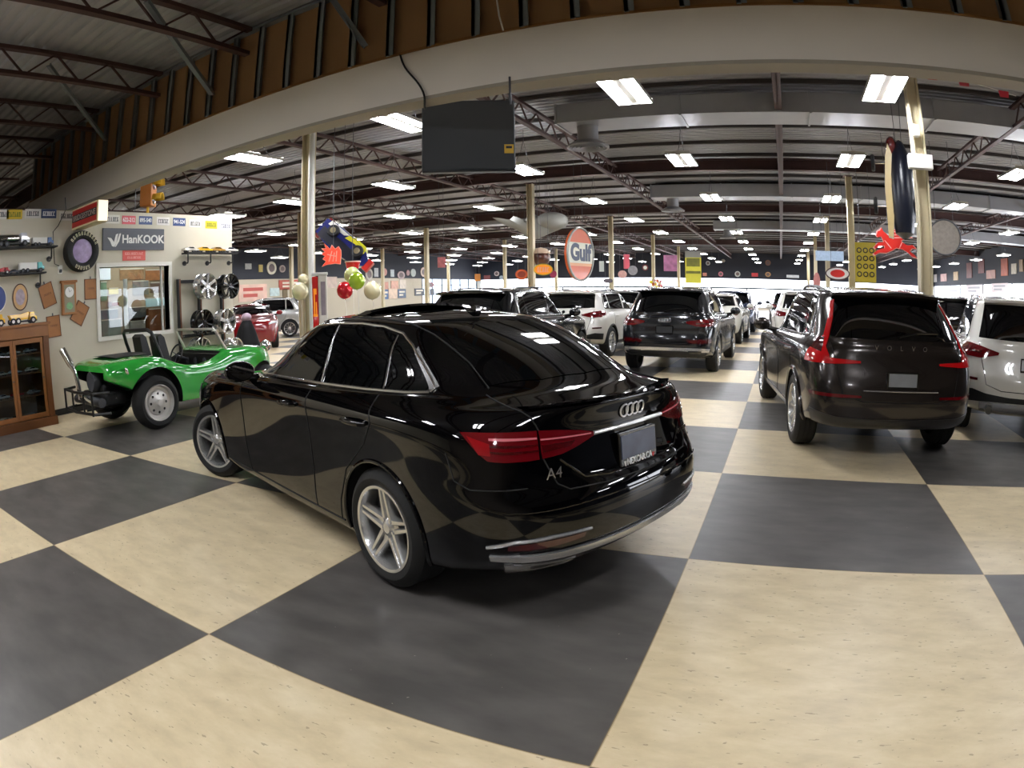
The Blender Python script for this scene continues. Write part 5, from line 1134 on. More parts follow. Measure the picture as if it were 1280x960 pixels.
mblk = M('gloss black alloy', '0d0d0e', .2, .3, coat=.6); mbright = M('bright alloy', 'dadada', .22, .85)
show_wheel(256.5, 358, .235, 'six', mbright, 'bright silver wheel, top left on the rack'); show_wheel(285, 358, .235, 'mesh', mblk, 'gloss black wheel, top right on the rack'); show_wheel(253, 403, .23, 'mesh', mblk, 'gloss black wheel, middle left on the rack'); show_wheel(281, 402, .235, 'five', mbright, 'black centred wheel with bright face, middle right on the rack'); show_wheel(250, 438, .24, 'mesh', mbright, 'silver wheel bottom left on the rack, behind the buggy'); show_wheel(291, 438, .24, 'twin', mbright, 'silver wheel bottom right on the rack, behind the buggy')

p = at_d(309, 420, 13.2); p.x = min(p.x, -9.2); t = thing('draped_stand', 'stand draped in black cloth right of the wheel rack', 'stand', (p.x, p.y, 0))
rows = []
for z, r in ((0, .42), (.3, .36), (.7, .26), (1.0, .17), (1.16, .10), (1.2, .03)):
    rows.append([(r*(1+.12*math.sin(5*a))*math.cos(a), r*(1+.12*math.sin(5*a))*math.sin(a), z) for a in np.linspace(0, 2*PI, 41)])
obj('cloth', MB().grid(rows), M('black cloth', '0e0e12', .9), t, smooth=True); obj('pale_top', MB().ball((0, 0, 1.24), (.11, .11, .09), 14, 8), M('pale lilac cloth', 'c0a8b8', .8), t, smooth=True)
# ================================================================ things standing or hanging in the hall
def hang(t, pts, r=.006, name='hanging_wire'):
    mb = MB()
    return [obj(name, MB().tube([a, b], r, 5), mgrey, t) for a, b in pts]
CV = Vector(CAM)
def face_cam(p): d = CV-Vector(p); return (d.x, d.y, 0)
# dark hanging panel (back of a television) behind the beam
c = at_d(585.5, 170, 7.35); n = Vector(face_cam(c)).normalized(); t = thing('hanging_screen', 'large dark grey hanging panel with small yellow sticker, under the beam', 'screen', c); t.rotation_euler = n.to_track_quat('X', 'Z').to_euler()
obj('back_cover', MB().box(-.09, 0, -.55, .55, -.43, .46, .02), M('charcoal plastic', '34383c', .55), t)
obj('lower_bezel', MB().box(-.10, .012, -.54, .56, -.445, -.42, .005), mblack, t)
obj('yellow_sticker', MB().box(0, .003, .42, .53, -.22, -.11), M('yellow sticker', 'd9b23a', .5), t)
obj('sticker_print', MB().box(.003, .004, .44, .51, -.16, -.13), minkb, t)
obj('hanging_pole', MB().tube([(-.05, .50, .44), (-.05, .50, 1.5)], .018, 8), mgrey, t); obj('hanging_pole', MB().tube([(-.05, -.50, .44), (-.05, -.50, 1.5)], .018, 8), mgrey, t)
p = [at_y(500, 68, 2.095), at_y(506, 85, 2.075), at_y(520, 100, 2.075), at_y(529, 115, 2.075), at_y(531, 126, 2.075)]
q = at_y(531, 138, 2.3); scr = Vector(t.location)+t.rotation_euler.to_matrix() @ Vector((-.04, -.46, .475)); tag(obj('power_cable', MB().tube([Vector(a) for a in bsp([tuple(a) for a in p+[q, scr]], 4, False)], .012, 6), mblack, smooth=True), 'black cable looping over the white beam down to the dark panel', 'cable')
tag(obj('hanger_rod', MB().tube([at_y(637, 96, 2.07), at_y(638, 130, 2.07)], .012, 6), mgrey, smooth=True), 'short grey rod on the beam face above the dark panel', 'rod')
tag(obj('ceiling_cable', MB().tube([at_y(621, 0, 2.05), at_y(624, 20, 2.05), at_y(629, 38, 2.07)], .01, 6), mwhite, smooth=True), 'thin pale cable on the stud wall above the beam', 'cable')

def board(name, u, v, d, wpx, hpx, mt, label, cat='sign', shape='oval', rim=None, marks=None, th=.06, up=True, turn=0., wires=True):
    """a sign facing the aisle, hung from the roof"""
    c = at_d(u, v, d); k = (c-CV).length/FPX; w, h = wpx*k, hpx*k
    n = Vector(face_cam(c)); n.rotate(Matrix.Rotation(turn, 3, 'Z')); f = math.cos(turn)
    if shape == 'oval': t = disc_sign(name, c, w/2/f, h/2, mt, label, cat, n, th, None, rim, marks)
    else: t = rect_sign(name, c, w/f, h, mt, label, cat, n, th, None, None, rim)
    if wires: hang(t, [((th/2, sg*w*.28, h*.44), (th/2, sg*w*.28, 5.1-c.z)) for sg in (-1, 1)])
    return t, w/f, h
morange = M('sign orange', 'd05a24', .35, coat=.3); mcrm = M('sign cream', 'd9d6bf', .35, coat=.3); mnv = M('sign navy', '1c2a44', .4)
t, w, h = board('round_sign', 722, 318, 17, 32, 66, morange, 'big round orange and white petrol sign with dark blue lettering', turn=1.0, rim=M('sign rim grey', '8f8f88', .4, .5), th=.1)
P = [(w/2*.985*math.cos(a), h/2*.985*math.sin(a)) for a in np.linspace(0, 2*PI, 60)[:-1]]
def band(z0, z1, x):
    pts = [p for p in P]; L_ = lambda z: w/2*.985*math.sqrt(max(0, 1-(z/(h/2*.985))**2)); zs = np.linspace(z0, z1, 9)
    return [(L_(z), z) for z in zs]+[(-L_(z), z) for z in zs[::-1]]
obj('white_band', MB().prism(band(-.17*h, .22*h, 0), 0.1, .104, 'yz'), mcrm, t); obj('pale_stripe', MB().prism(band(-.225*h, -.17*h, 0), 0.1, .103, 'yz'), M('pale orange stripe', 'e0a070', .4), t)
lettering('Gulf', h*.42, mnv, t, frame((.105, 0, .02*h), (0, 1, 0), (0, 0, 1)), .002, 'lettering', .03, w*.82)
# red winged horse
c = at_d(1118, 301, 13.8); k = (c-CV).length/FPX*1.06; n = Vector(face_cam(c)); t = thing('winged_horse_sign', 'red winged horse cut-out sign beside the near right column', 'sign', c); t.rotation_euler = n.to_track_quat('X', 'Z').to_euler()
H_ = [(-22,5),(-20,10),(-17,11),(-15,14),(-13,10),(-10,8),(-7,5),(-4,9),(2,13),(10,16),(20,18),(16,14),(23,14),(18,10),(24,9),(17,6),(22,4),(12,2),(8,0),(12,-3),(16,-5),(22,-4),(26,-8),(21,-8),(18,-11),(24,-15),(27,-18),(21,-17),(15,-12),(9,-9),(2,-8),(-3,-11),(-10,-14),(-18,-14),(-24,-17),(-26,-15),(-20,-11),(-12,-9),(-12,-6),(-19,-7),(-23,-10),(-25,-8),(-20,-3),(-13,-2),(-14,1),(-16,4),(-20,3)]
obj('outline', MB().prism([(a*k*1.06, b*k*1.08) for a, b in H_], 0, .03, 'yz'), M('pale pink edge', 'e8b0a8', .5), t)
obj('horse', MB().prism([(a*k, b*k) for a, b in H_], .03, .05, 'yz'), M('signal red enamel', 'd5281f', .35, coat=.4), t)
mb = MB()
for (a, b), (e, f) in (((-5,9),(16,13)),((-4,6),(18,8)),((-3,3),(16,4)),((-12,0),(-4,-9)),((10,-1),(5,-10))): mb.bar((.052, a*k, b*k), (.052, e*k, f*k), k*.9, .004, up=(1, 0, 0))
obj('feather_lines', mb, M('pale pink edge', 'e8b0a8'), t); hang(t, [((.02, sg*8*k, 12*k), (.02, sg*8*k, 5.1-c.z)) for sg in (-1, 1)])
# pedal racer hung nose up beside the column
c = at_d(1124, 236, 10.4); k = (c-CV).length/FPX; n = Vector(face_cam(c)).normalized()
t = thing('hanging_racer', 'dark blue old racing car body hung nose up beside the right column', 'model car', c); t.rotation_euler = n.to_track_quat('X', 'Z').to_euler()
rows = []
for z, hw, d0, d1 in ((-.80,.06,-.1,.12),(-.72,.20,-.2,.24),(-.4,.26,-.3,.3),(0,.27,-.32,.33),(.35,.24,-.3,.3),(.6,.17,-.22,.24),(.76,.08,-.1,.12),(.80,.02,-.03,.04)):
    rows.append([(d0*.9 if math.cos(a) < 0 else 0, 0, 0) for a in (0,)][:0]+[(.30*hw/.27*math.cos(a), .06+hw*.8*math.sin(a), z) for a in np.linspace(0, 2*PI, 21)])
obj('body', MB().grid(rows), M('midnight blue paint', '0e1322', .3), t, smooth=True)
mb = MB(); mb.prism([(-.22,-.78),(-.14,-.8),(-.10,-.3),(-.12,.2),(-.08,.55),(-.14,.72),(-.20,.5),(-.24,0)], -.12, .14, 'yz'); obj('underside_panel', mb, M('ivory underside', 'c9b27c', .4), t)
obj('nose_cap', MB().ball((.02, -.08, .70), (.14, .1, .16), 14, 10), M('dark red nose', '6a1a18', .25, coat=.8), t, smooth=True)
for z in (.42, -.28):
    obj('axle', MB().tube([(0, -.42, z), (0, .32, z)], .018, 8), mchrome, t, smooth=True)
    for y in (-.42, .32):
        mb = MB(); mb.X = Matrix.Translation((0, y, z)); mb.lathe([(.05, -.03), (.13, -.03), (.145, 0), (.13, .03), (.05, .03)], 18, 'y', cap=False); mb.lathe([(0, .01), (.06, .01)], 12, 'y', cap=False); obj('wheel', mb, mdark, t, smooth=True)
hang(t, [((0, 0, .78), (0, 0, 5.0-c.z)), ((0, .1, .74), (0, .15, 5.0-c.z))])
board('round_sign', 1181, 297, 14.5, 42, 42, M('weathered plank disc', '8a837c', .7, noise=.35, nscale=14), 'round grey weathered plank sign right of the near column', rim=mgrey)
t, w, h = board('yellow_sign', 1082, 328, 17.5, 27, 48, M('sign yellow', 'b5a21e', .45), 'yellow upright sign with rows of dark rings, left of the winged horse', shape='rect')
for j in range(4):
    for i in range(3):
        P_ = [(.064, -w*.3+w*.3*i+w*.1*math.cos(a), h*.3-h*.2*j+w*.1*math.sin(a)) for a in np.linspace(0, 2*PI, 17)[:-1]]
        obj('dark_ring', MB().tube(P_, w*.028, 5, closed=True), M('sign olive', '2e2a0c', .5), t, smooth=True)
board('oval_sign', 1047, 342, 17, 30, 15, mwhite, 'white oval sign with red centre, low left of the yellow sign', marks=M('signal red enamel', 'd5281f'), rim=mred)
board('fan_sign', 1071, 339, 18.2, 17, 15, M('sign coral', 'd2664e', .4), 'small coral sign overlapping the far right column', shape='rect')
board('oval_sign', 1021, 353, 21, 9, 24, M('sign dusty rose', 'b0706a', .5, noise=.4, nscale=8), 'small dusty rose figure shaped sign left of the right columns', wires=False)
board('striped_panel', 1037, 320, 26, 36, 12, M('pale blue slats', '9fb4cc', .4, noise=.3, nscale=12), 'pale blue slatted panel slanting under the roof at right', 'panel', 'rect')
# dome, oval and round signs near the middle column
c = at_d(676, 322, 19.6); t = thing('domed_light', 'brown dome shaped sign with pale top, left of the big petrol sign', 'sign', c); mb = MB(); mb.ball((0, 0, 0), (.30, .30, .26), 20, 12); obj('dome', mb, M('oxblood dome', '4a2418', .3, coat=.6), t, smooth=True)
obj('pale_cap', MB().lathe([(.32, .12), (.2, .27), (0, .32)], 24), M('tan cap', 'b39a82', .5), t, smooth=True); hang(t, [((0, 0, .3), (0, 0, 5.1-c.z))])
t, w, h = board('oval_sign', 679, 337, 19.2, 23, 13.5, M('amber sign', 'e08a1e', .35, emit=.3, ecol='ff9a20'), 'glowing amber oval sign with red white lettering', rim=M('sign yellow', 'b5a21e'))
bars(t, -w*.33, w*.33, -h*.22, h*.22, 5, M('pale coral ink', 'f0b0a4'), .064, 3)
board('oval_sign', 652, 343, 24, 16, 13, M('sign orange', 'd05a24'), 'orange oval sign behind the middle column, left of the amber one', rim=mred, marks=M('sign dark orange', '8a3010', .5))
board('round_sign', 691.5, 342.5, 21, 9, 9, M('magenta enamel', '8e2a4a', .4), 'small magenta round sign beside the amber oval')
board('square_sign', 597, 347, 24, 7, 9, M('sign amber', 'c07a30', .5), 'tiny amber sign far behind the black SUV roof', shape='rect')
board('pennant_sign', 552, 328, 20, 10, 13, M('red white print', 'b86a68', .5, noise=.7, nscale=9), 'small red and white sign hanging by the slim left column', shape='rect')
# pale draped shape near the roof
c = at_d(662, 280, 20.6); k = (c-CV).length/FPX; n = Vector(face_cam(c)); t = thing('hanging_sculpture', 'large pale grey swan shaped hanging form under the roof by the middle column', 'sculpture', c); t.rotation_euler = n.to_track_quat('X', 'Z').to_euler()
mpale = M('pale grey plaster', '85857f', .6, noise=.12, nscale=3)
P = [(-46,9),(-34,2),(-26,4),(-20,10),(-15,3),(-8,1),(-3,9),(2,4),(6,12),(12,9),(20,13),(30,14),(42,11),(49,3),(45,-4),(30,-10),(16,-16),(6,-20),(-4,-15),(-18,-6),(-30,-1)]
mb = MB(); m_ = len(P); cx_, cz_ = 4, -1
layers = [(-.30, .55), (-.2, .85), (-.06, 1.0), (.06, 1.0), (.2, .85), (.3, .55)]
vs = [(x, (cx_+(a-cx_)*s)*k, (cz_+(b-cz_)*s)*k) for x, s in layers for a, b in P]
mb.add(vs, [(j*m_+i, j*m_+(i+1) % m_, (j+1)*m_+(i+1) % m_, (j+1)*m_+i) for j in range(5) for i in range(m_)]+[tuple(range(m_)), tuple(5*m_+i for i in range(m_))]); obj('shell', mb, mpale, t, smooth=True, angle=60)
obj('rounded_wing', MB().ball((.2, 28*k, 3*k), (.30, 20*k, 11*k), 22, 12), mpale, t, smooth=True); hang(t, [((0, sg*20*k, 8*k), (0, sg*20*k, 5.1-c.z)) for sg in (-1, 1)])
# further things towards the far end
t, w, h = board('banner', 866.5, 334, 32, 20, 40, M('yellow green banner', 'c9c23a', .5, noise=.12, nscale=4), 'yellow green hanging banner above the ringed SUV', 'banner', 'rect')
obj('printed_panel', MB().box(.06, .064, -w*.42, w*.42, h*.02, h*.28), M('banner olive', '6a6a22', .5, noise=.5, nscale=5), t); obj('grey_header', MB().box(.06, .065, -w*.5, w*.5, h*.3, h*.5), M('banner grey', '8a8880', .5), t); obj('stripe', MB().box(.06, .065, -w*.46, w*.46, -h*.2, -h*.12), M('banner olive', '6a6a22'), t)
board('painted_panel', 838, 329, 31, 17, 20, M('rose and blue print', '7d4a66', .5, noise=.8, nscale=5), 'rose and blue painted panel right of the far middle column', 'sign', 'rect')
board('round_sign', 806.5, 334.5, 40, 7.5, 7.5, M('dull red enamel', '7a3238', .5), 'small dull red round sign on the dark band, left of the painted panel', marks=mwhite, wires=False)
board('figure_sign', 783, 327, 29.5, 7, 18, M('red neon figure', 'c04a58', .5), 'thin red figure sign right of the big petrol sign', shape='rect', turn=.3)
board('round_sign', 791, 338, 27, 12, 12, M('grey mesh disc', '8f8d90', .5, noise=.4, nscale=12), 'grey round sign below the thin red figure')
board('round_sign', 778, 343, 26, 11, 10, M('dusty pink disc', 'b58a80', .5, noise=.4, nscale=12), 'dusty pink round sign beside the column right of the petrol sign')
board('lamp_sign', 760, 351, 27, 12, 6, M('dark oval plate', '5a5258', .5), 'dark oval plate low right of the big petrol sign')
board('figure_sign', 752, 333, 30, 6, 13, M('pale figure', 'c8d0cc', .5), 'small pale figure sign between the petrol sign and the column', shape='rect')
c = at_d(820, 357, 27.5); c.z = max(c.z, 1.6); t = thing('flower_bunch', 'yellow and pink bunch of flowers seen over the ringed SUV roof', 'flowers', (c.x, c.y, 0)); rr = random.Random(5)
obj('stand', MB().tube([(0, 0, 0), (0, 0, c.z-.2)], .03, 8).lathe([(.2, 0), (.2, .03), (0, .04)], 16), mgrey, t)
for i in range(26):
    a = rr.random()*2*PI; r = .30*math.sqrt(rr.random()); col = ('e6d63a', 'e8dfc0', 'd98a90', 'c86a4a')[i % 4]
    obj('flower', MB().ball((r*math.cos(a), r*math.sin(a), c.z-.12+.34*rr.random()), .055+.03*rr.random(), 8, 6), M('petal '+col, col, .6), t, smooth=True)

# ---------------------------------------------------------------- by the left column
c = at_d(430, 306, 12.2); k = (c-CV).length/FPX; n = Vector(face_cam(c)).normalized(); rx = n.to_track_quat('X', 'Z').to_matrix().to_4x4()
t = thing('hanging_race_car', 'blue model race car with yellow flames hung nose down beside the left column', 'model car', c)
t.rotation_euler = (rx @ Matrix.Rotation(math.radians(-44), 4, 'X') @ Matrix.Rotation(math.radians(-20), 4, 'Z')).to_euler()
mbl = M('royal blue paint', '232b6e', .2, coat=1.)
L = .62                                                        # local y forward, x towards the viewer (underside), z up in the picture = car's right side
mb = MB(); mb.prism([(-L,-.17),(-.35,-.22),(.15,-.22),(.48,-.16),(L,-.07),(L,.07),(.48,.16),(.15,.22),(-.35,.22),(-L,.17)], -.10, .08, 'yz'); obj('body', mb, mbl, t)
obj('underside_pan', MB().box(.08, .092, -.55, .5, -.2, .02), M('navy pan', '0c1022', .4), t)
for x_, y, z in ((.15, -.30, .06), (.15, .36, .06), (-.16, -.30, .06), (-.16, .36, .06)):
    sg = 1 if x_ > 0 else -1
    mb = MB(); mb.X = Matrix.Translation((x_, y, z)); mb.lathe([(.06, -.05), (.11, -.05), (.125, 0), (.11, .05), (.06, .05)], 20, 'x', cap=False); w_ = obj('tire', mb, mdark, t, smooth=True, angle=40)
    mb = MB(); mb.X = Matrix.Translation((x_, y, z)); mb.lathe([(0, -.045), (.04, -.055), (.075, -.04), (.075, .04), (.04, .055), (0, .045)], 20, 'x', cap=False); obj('rim', mb, M('gold grey alloy', '9a8e70', .3, .7), w_, smooth=True)
obj('white_flash', MB().prism([(-.52, .10), (-.1, .13), (.0, .2), (-.5, .2)], .08, .086, 'yz'), mwhite, t); obj('yellow_flash', MB().prism([(.0, .2), (-.05, .1), (.2, .14), (.46, .06), (.46, .17), (.15, .21)], .08, .087, 'yz'), M('flame yellow', 'd8d02a', .3, coat=.5), t)
obj('side_stripe', MB().box(-.08, .05, -.45, .1, .215, .228), mwhite, t); obj('flame_panel', MB().prism([(.05,.2),(.3,.19),(.46,.17),(.40,.24),(.12,.24)], -.09, .06, 'yz'), M('flame yellow', 'd8d02a', .3, coat=.5), t)
obj('spoiler', MB().box(-.25, -.10, -L-.05, -L+.06, -.24, .24), M('dark red nose', '6a1a18'), t); obj('nose', MB().box(-.08, .06, L-.02, L+.1, -.12, .12, .02), M('signal red enamel', 'd5281f'), t)
hw = obj('hanging_wire', MB().tube([(0, 0, 0), (.0, .0, 1.0)], .005, 5), mgrey, t); hw.matrix_local = (Matrix.Translation(c) @ t.rotation_euler.to_matrix().to_4x4()).inverted() @ Matrix.Translation(c) @ Matrix.Scale(5.0-c.z, 4, (0, 0, 1))
c = at_d(417, 320, 10.6); k = (c-CV).length/FPX; n = Vector(face_cam(c)); t = thing('flame_sign', 'red orange flame shaped sign with pale outline beside the left column', 'sign', c); t.rotation_euler = n.to_track_quat('X', 'Z').to_euler()
P = [(-14,-12),(-8,-10),(2,-9),(8,-10),(9,0),(9,6),(6,11),(2,8),(-2,13),(-4,8),(-11,15),(-9,9),(-14,9),(-10,5),(-15,3),(-10,0),(-13,-3),(-9,-6)]
obj('outline', MB().prism([(a*k*1.1, b*k*1.1) for a, b in P], 0, .03, 'yz'), M('pale peach edge', 'f0c0ac', .5), t); obj('flame', MB().prism([(a*k, b*k) for a, b in P], .03, .045, 'yz'), M('neon red', 'e0412c', .4, emit=.5, ecol='ff4a30'), t)
mb = MB()
for a, b, e, f in ((-6,-7,-2,6),(-1,-7,1,4),(3,-7,4,6),(-8,2,4,-1)): mb.bar((.048, a*k, b*k), (.048, e*k, f*k), k*1.2, .004, up=(1, 0, 0))
obj('flame_lines', mb, M('pale peach edge', 'f0c0ac'), t); hang(t, [((.02, 0, 10*k), (.02, 0, 5-c.z))])
c = at_d(441, 331.5, 11.3); t = thing('red_lantern', 'red tapered lantern between the blue race car and the balloons', 'lantern', c); k = (c-CV).length/FPX
obj('shade', MB().lathe([(10*k, 5*k), (7.5*k, -5*k), (6*k, -6*k)], 20), M('glossy red', 'd0201c', .25, coat=.6), t, smooth=True, angle=40); obj('pale_band', MB().lathe([(10.2*k, 5*k), (10.2*k, 3.6*k)], 20, cap=False), M('pale peach edge', 'f0c0ac'), t, smooth=True); hang(t, [((0, 0, 5*k), (0, 0, 5-c.z))])
mball = {'red': 'cf1424', 'lime green': 'a9c832', 'cream': 'ece2b8', 'pale green': 'c9cf86'}
for u, v, d, r, col, lab in ((431, 363, 10.4, 10.5, 'red', 'shiny red balloon, lowest left of the cluster'), (446, 351, 10.0, 10.5, 'lime green', 'shiny lime green balloon in the middle of the cluster'), (465.5, 363, 10.5, 11, 'cream', 'cream balloon right of the red and green ones'), (440, 344, 10.7, 10, 'pale green', 'pale green balloon behind the lime one'), (375, 364, 10.9, 10.5, 'cream', 'cream balloon left of the cream column'), (379, 349, 11.5, 6.5, 'cream', 'small cream balloon above the one left of the column')):
    c = at_d(u, v, d); k = (c-CV).length/FPX; R = r*k; t = thing('balloon', lab, 'balloon', c, 0, 'balloons by the left column'); mt = M('balloon '+col, mball[col], .15, .35 if col in ('red', 'lime green') else 0, coat=.8)
    mb = MB(); mb.ball((0, 0, 0), (R, R, R*1.06), 22, 16); obj('skin', mb, mt, t, smooth=True); obj('knot', MB().lathe([(0, -R*1.04), (R*.09, -R*1.15), (0, -R*1.12)], 10), mt, t); obj('string', MB().tube([(0, 0, -R*1.1), (.02, .01, -R*2.2), (0, 0, -c.z)], .003, 4), mwhite, t)
p = at_d(399.5, 372, 9.6); k = (p-CV).length/FPX; t = thing('fuel_pump', 'old white and red fuel pump with amber lettering beside the cream column', 'fuel pump', (p.x, p.y, 0)); n = Vector(face_cam(p)); t.rotation_euler = n.to_track_quat('X', 'Z').to_euler()
zt_ = at_d(400, 344, 9.6).z
obj('cabinet', MB().box(-.13, .08, -.02, .12, 0, zt_, .02), M('ivory enamel', 'e2dcd0', .3, coat=.5), t); obj('red_side', MB().box(-.13, .08, -.11, -.02, 0, zt_-.02, .015), M('glossy red', 'd0201c'), t)
obj('glass_panel', MB().box(.08, .084, .02, .09, zt_-.6, zt_-.1), M('pale pump glass', '9c8f96', .2, noise=.4, nscale=9), t)
lettering('G A S', .11, M('amber sign', 'e08a1e'), t, frame((.103, -.075, zt_-.38), (0, 0, -1), (0, 1, 0)), .002) if False else bars(t, -.10, -.035, zt_-.6, zt_-.2, 1, M('amber sign', 'e08a1e'), .085, 9)
obj('top_cap', MB().box(-.14, .09, -.12, .13, zt_, zt_+.04, .01), mwhite, t)
obj('hose', MB().tube([(.08, .17, 1.1), (.12, .24, .7), (.1, .22, .5), (.08, .18, .9)], .015, 8), mdark, t, smooth=True)

# ---------------------------------------------------------------- signs and posters on the far walls
def wsign(plane, u, v, wpx, hpx, col, lab, shape='rect', noise=.25, cat='sign', name=None, marks=None, emit=0):
    ax, val = plane; c = at_x(u, v, val) if ax == 'x' else at_y(u, v, val)
    k = (c-CV).length/FPX; dv = (c-CV).normalized(); f = max(.3, abs(dv.x if ax == 'x' else dv.y)); w, h = wpx*k/f, hpx*k
    n = ((1 if val < 0 else -1), 0, 0) if ax == 'x' else (0, -1, 0); mt = M('wall print '+col, col, .5, noise=noise, nscale=4/max(.3, w), emit=emit)
    nm = name or ('round_sign' if shape == 'oval' else ('wall_poster' if cat == 'poster' else 'wall_board'))
    if shape == 'oval': disc_sign(nm, c, w/2, h/2, mt, lab, cat, n, .06, 'signs on the far walls', None, marks)
    else: rect_sign(nm, c, w, h, mt, lab, cat, n, .05, 'signs on the far walls', (marks, [(-.7, .7, .2, .6), (-.7, .3, -.5, -.1)]) if marks else None)
LW, BW, RW = ('x', XL), ('y', YB), ('x', XR)
mk = M('muted print', '6a5a58', .5); mk2 = M('cream print', 'd8d0bc', .5)
for u, v, w, h, c, sh, lab in ((310, 333, 8, 7, 'a8a8a4', 'rect', 'small pale board on the dark band, just past the wall end'), (325.5, 335.5, 5, 9, 'b09a50', 'rect', 'small amber board on the dark band left of the big round one'), (339, 335, 12, 16, 'cfc9b4', 'oval', 'big cream round sign on the dark band left of the cream column'), (352.5, 336, 7.5, 9, 'a8988c', 'oval', 'small beige round sign right of the big cream one'),
    (362, 356, 27, 12, 'a8402a', 'rect', 'long red and yellow board above the pale SUV at left'), (316, 366, 36, 21, 'd2b0a0', 'rect', 'wide pink poster with red circles above the red car'), (343, 365, 12, 10, 'bccfd0', 'rect', 'small pale blue picture left of the cream column'), (356, 367, 6, 12, '6a5a3a', 'rect', 'narrow brown picture left of the cream column'),
    (461, 343, 9, 15, 'b8b0a4', 'oval', 'pale oval sign above the cream balloon'), (470, 340.5, 5, 11, 'bfc2c0', 'rect', 'small pale upright board right of the pale oval sign'), (480, 340, 6.5, 9.5, 'c08a80', 'oval', 'pinkish oval sign on the left dark band'), (490, 341.5, 4.5, 9, 'a8b0b4', 'rect', 'narrow grey board right of the pinkish oval sign'), (501, 344, 9, 10, 'b09a98', 'oval', 'mauve grey round sign on the left dark band'), (509.5, 341, 4, 7, 'b08a88', 'oval', 'tiny rose oval sign right of the mauve round one'), (516, 341, 6.5, 10, 'a9b4b0', 'oval', 'grey green oval sign on the left dark band'), (529, 340, 7.5, 12, 'd8c4b4', 'oval', 'cream oval sign nearest the slim left column'), (537, 356, 10, 6, '7a2c34', 'oval', 'dark red oval sign on the pale wall by the slim column'),
    (413, 353, 16, 14, 'c4b0a4', 'rect', 'pale poster behind the white fuel pump'), (481, 357, 8, 9, 'c08878', 'rect', 'rose poster in the row above the sedan roof'), (493, 356, 9, 10, 'c89a86', 'rect', 'salmon poster in the row above the sedan roof'), (503, 355, 8, 11, 'cabfb0', 'rect', 'beige poster in the row above the sedan roof'),
    (481.5, 368, 7, 12, '4a6a98', 'rect', 'blue poster low above the sedan roof'), (491, 367, 11, 13, 'd0b8a0', 'rect', 'peach poster low above the sedan roof'), (502, 367, 10, 11, '4a5a70', 'rect', 'slate blue poster low above the sedan roof'), (524, 365, 12, 9, '3c4048', 'rect', 'dark framed picture low above the sedan roof'), (540, 365, 5, 8, '33363c', 'rect', 'small dark framed picture by the slim column')):
    wsign(LW, u, v, w, h, c, lab, sh, .35, 'poster' if 'poster' in lab or 'picture' in lab else 'sign', marks=mk2 if c in ('a8402a', '4a6a98', '4a5a70', '3c4048') else (M('red circles print', 'b04a40', .5) if c == 'd2b0a0' else (mk if sh == 'oval' and w > 7 else None)))
for u, v, w, h, c, sh, lab in ((586, 341, 6, 8, 'b06a50', 'rect', 'orange brown board on the back wall near its left end'), (598, 346, 5, 5, 'b0a0a4', 'oval', 'tiny pale round sign at the left of the back wall'), (609, 347, 8, 6, '8a4a44', 'rect', 'dull red board on the back wall, left part'), (621, 342, 6, 6, 'c8b8b4', 'oval', 'pale pink round sign on the back wall, left part'), (627, 347, 5, 5, 'a8b4bc', 'oval', 'tiny blue grey round sign on the back wall, left part'),
    (885, 329, 5.5, 5.5, 'b4b8bc', 'oval', 'tiny pale round sign right of the yellow banner'), (904, 326, 5, 4, '8a8480', 'oval', 'tiny grey sign high on the back wall'), (881, 343, 5, 4, 'c08070', 'rect', 'tiny salmon board below the pale round sign'), (901, 342.5, 6, 6, 'c07080', 'oval', 'tiny pink round sign on the back wall'), (922, 342.5, 7, 7, 'b8bcb8', 'oval', 'tiny silver round sign on the back wall'), (943.5, 343.5, 8, 4.5, 'c03438', 'rect', 'tiny red board on the back wall'), (960, 343, 7, 6, 'b08858', 'oval', 'tiny tan round sign on the back wall'), (991, 345.5, 16, 3.5, 'd8dce0', 'rect', 'thin white lettering board on the back wall'), (960, 328.5, 7, 7, '7a5a48', 'oval', 'small brown sign high on the back wall')):
    wsign(BW, u, v, w, h, c, lab, sh, .3, marks=mk if sh == 'oval' and w > 5.4 else None)
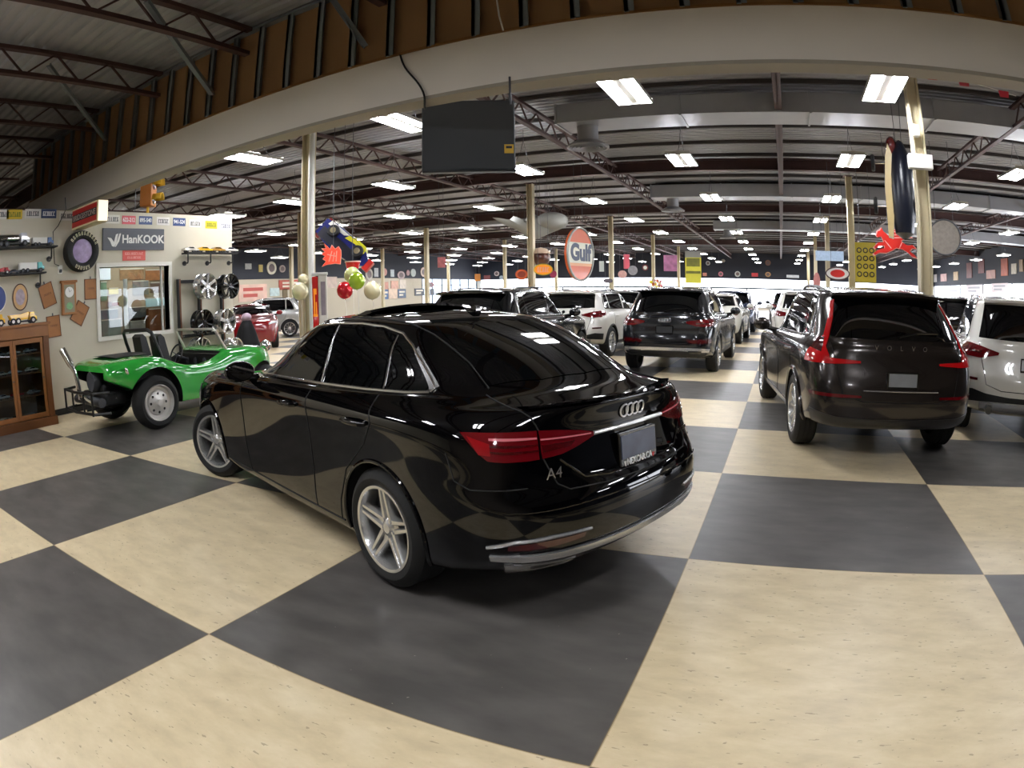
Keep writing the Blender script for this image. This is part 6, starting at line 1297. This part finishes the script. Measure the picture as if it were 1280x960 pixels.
for i, (u, v, w, h, c, lab) in enumerate(((1168, 348, 8, 9, 'd8d0d0', 'pale poster at the left end of the right wall posters'), (1180, 347, 9, 9, 'c8a8a4', 'pink poster second along the right wall'), (1195, 345, 6, 10, 'c8b090', 'tan poster on the right wall beside the plank disc'), (1212, 338, 7, 18, '6a3c38', 'dark red upright poster on the right wall'), (1227, 333, 8, 16, '6a3028', 'brown red poster on the right wall'), (1239, 343, 12, 10, 'a0766a', 'wide rose poster on the right wall'), (1256, 334, 9, 20, 'a8502c', 'orange upright poster on the right wall'), (1268, 336, 7, 12, 'b8b0a0', 'pale upright poster near the right picture edge'), (1277, 332, 5, 14, '88704a', 'tan poster cut by the right picture edge'))):
    wsign(RW, u, v, w, h, c, lab, 'rect', .5, 'poster')
for u, v, lab in ((1190, 366, 'left'), (1218, 362, 'middle'), (1250, 360, 'right')): wsign(RW, u, v, 22, 11, 'e8d8dc', 'white banner with grey print on the right windows, %s one' % lab, 'rect', .15, 'banner', 'banner', M('pale grey print', 'a8a8b0', .5))

t = thing('bunting', 'string of small red, yellow and white flags just behind the white beam', 'bunting', at_y(1050, 84, 2.345)); o_ = Vector(t.location)
obj('string', MB().tube([at_y(u, v, 2.345)-o_ for u, v in ((885, 76), (950, 76), (1050, 77), (1120, 84), (1200, 99), (1270, 120))], .004, 4), mwhite, t)
for u, v, c in ((905, 80, 'c03030'), (940, 80, 'd8d040'), (965, 80, 'b03040'), (1020, 80.5, 'e8e4e4'), (1036, 81, 'c02838'), (1080, 83.5, 'c03840'), (1165, 96, 'c04850'), (1205, 104, 'd05060'), (1255, 118, 'c83040')):
    p = at_y(u, v, 2.345)-o_; obj('flag', MB().prism([(p.x-.06, p.z+.035), (p.x+.06, p.z+.035), (p.x+.05, p.z-.03), (p.x-.05, p.z-.03)], p.y-.003, p.y+.003, 'xz'), M('flag '+c, c, .7), t)
# ================================================================ world and view
w = bpy.data.worlds.new('world'); SC.world = w; w.use_nodes = True
w.node_tree.nodes['Background'].inputs[0].default_value = (.8, .9, 1, 1); w.node_tree.nodes['Background'].inputs[1].default_value = .3
vs = SC.view_settings; vs.view_transform = 'Standard'; vs.look = 'None'; vs.gamma = 1; vs.use_curve_mapping = False; vs.exposure = 0.6
cy = SC.cycles; cy.use_denoising = True; cy.max_bounces = 7; cy.diffuse_bounces = 3; cy.glossy_bounces = 4; cy.transparent_max_bounces = 12; cy.sample_clamp_indirect = 6; cy.use_light_tree = True
cy.caustics_reflective = False; cy.caustics_refractive = False
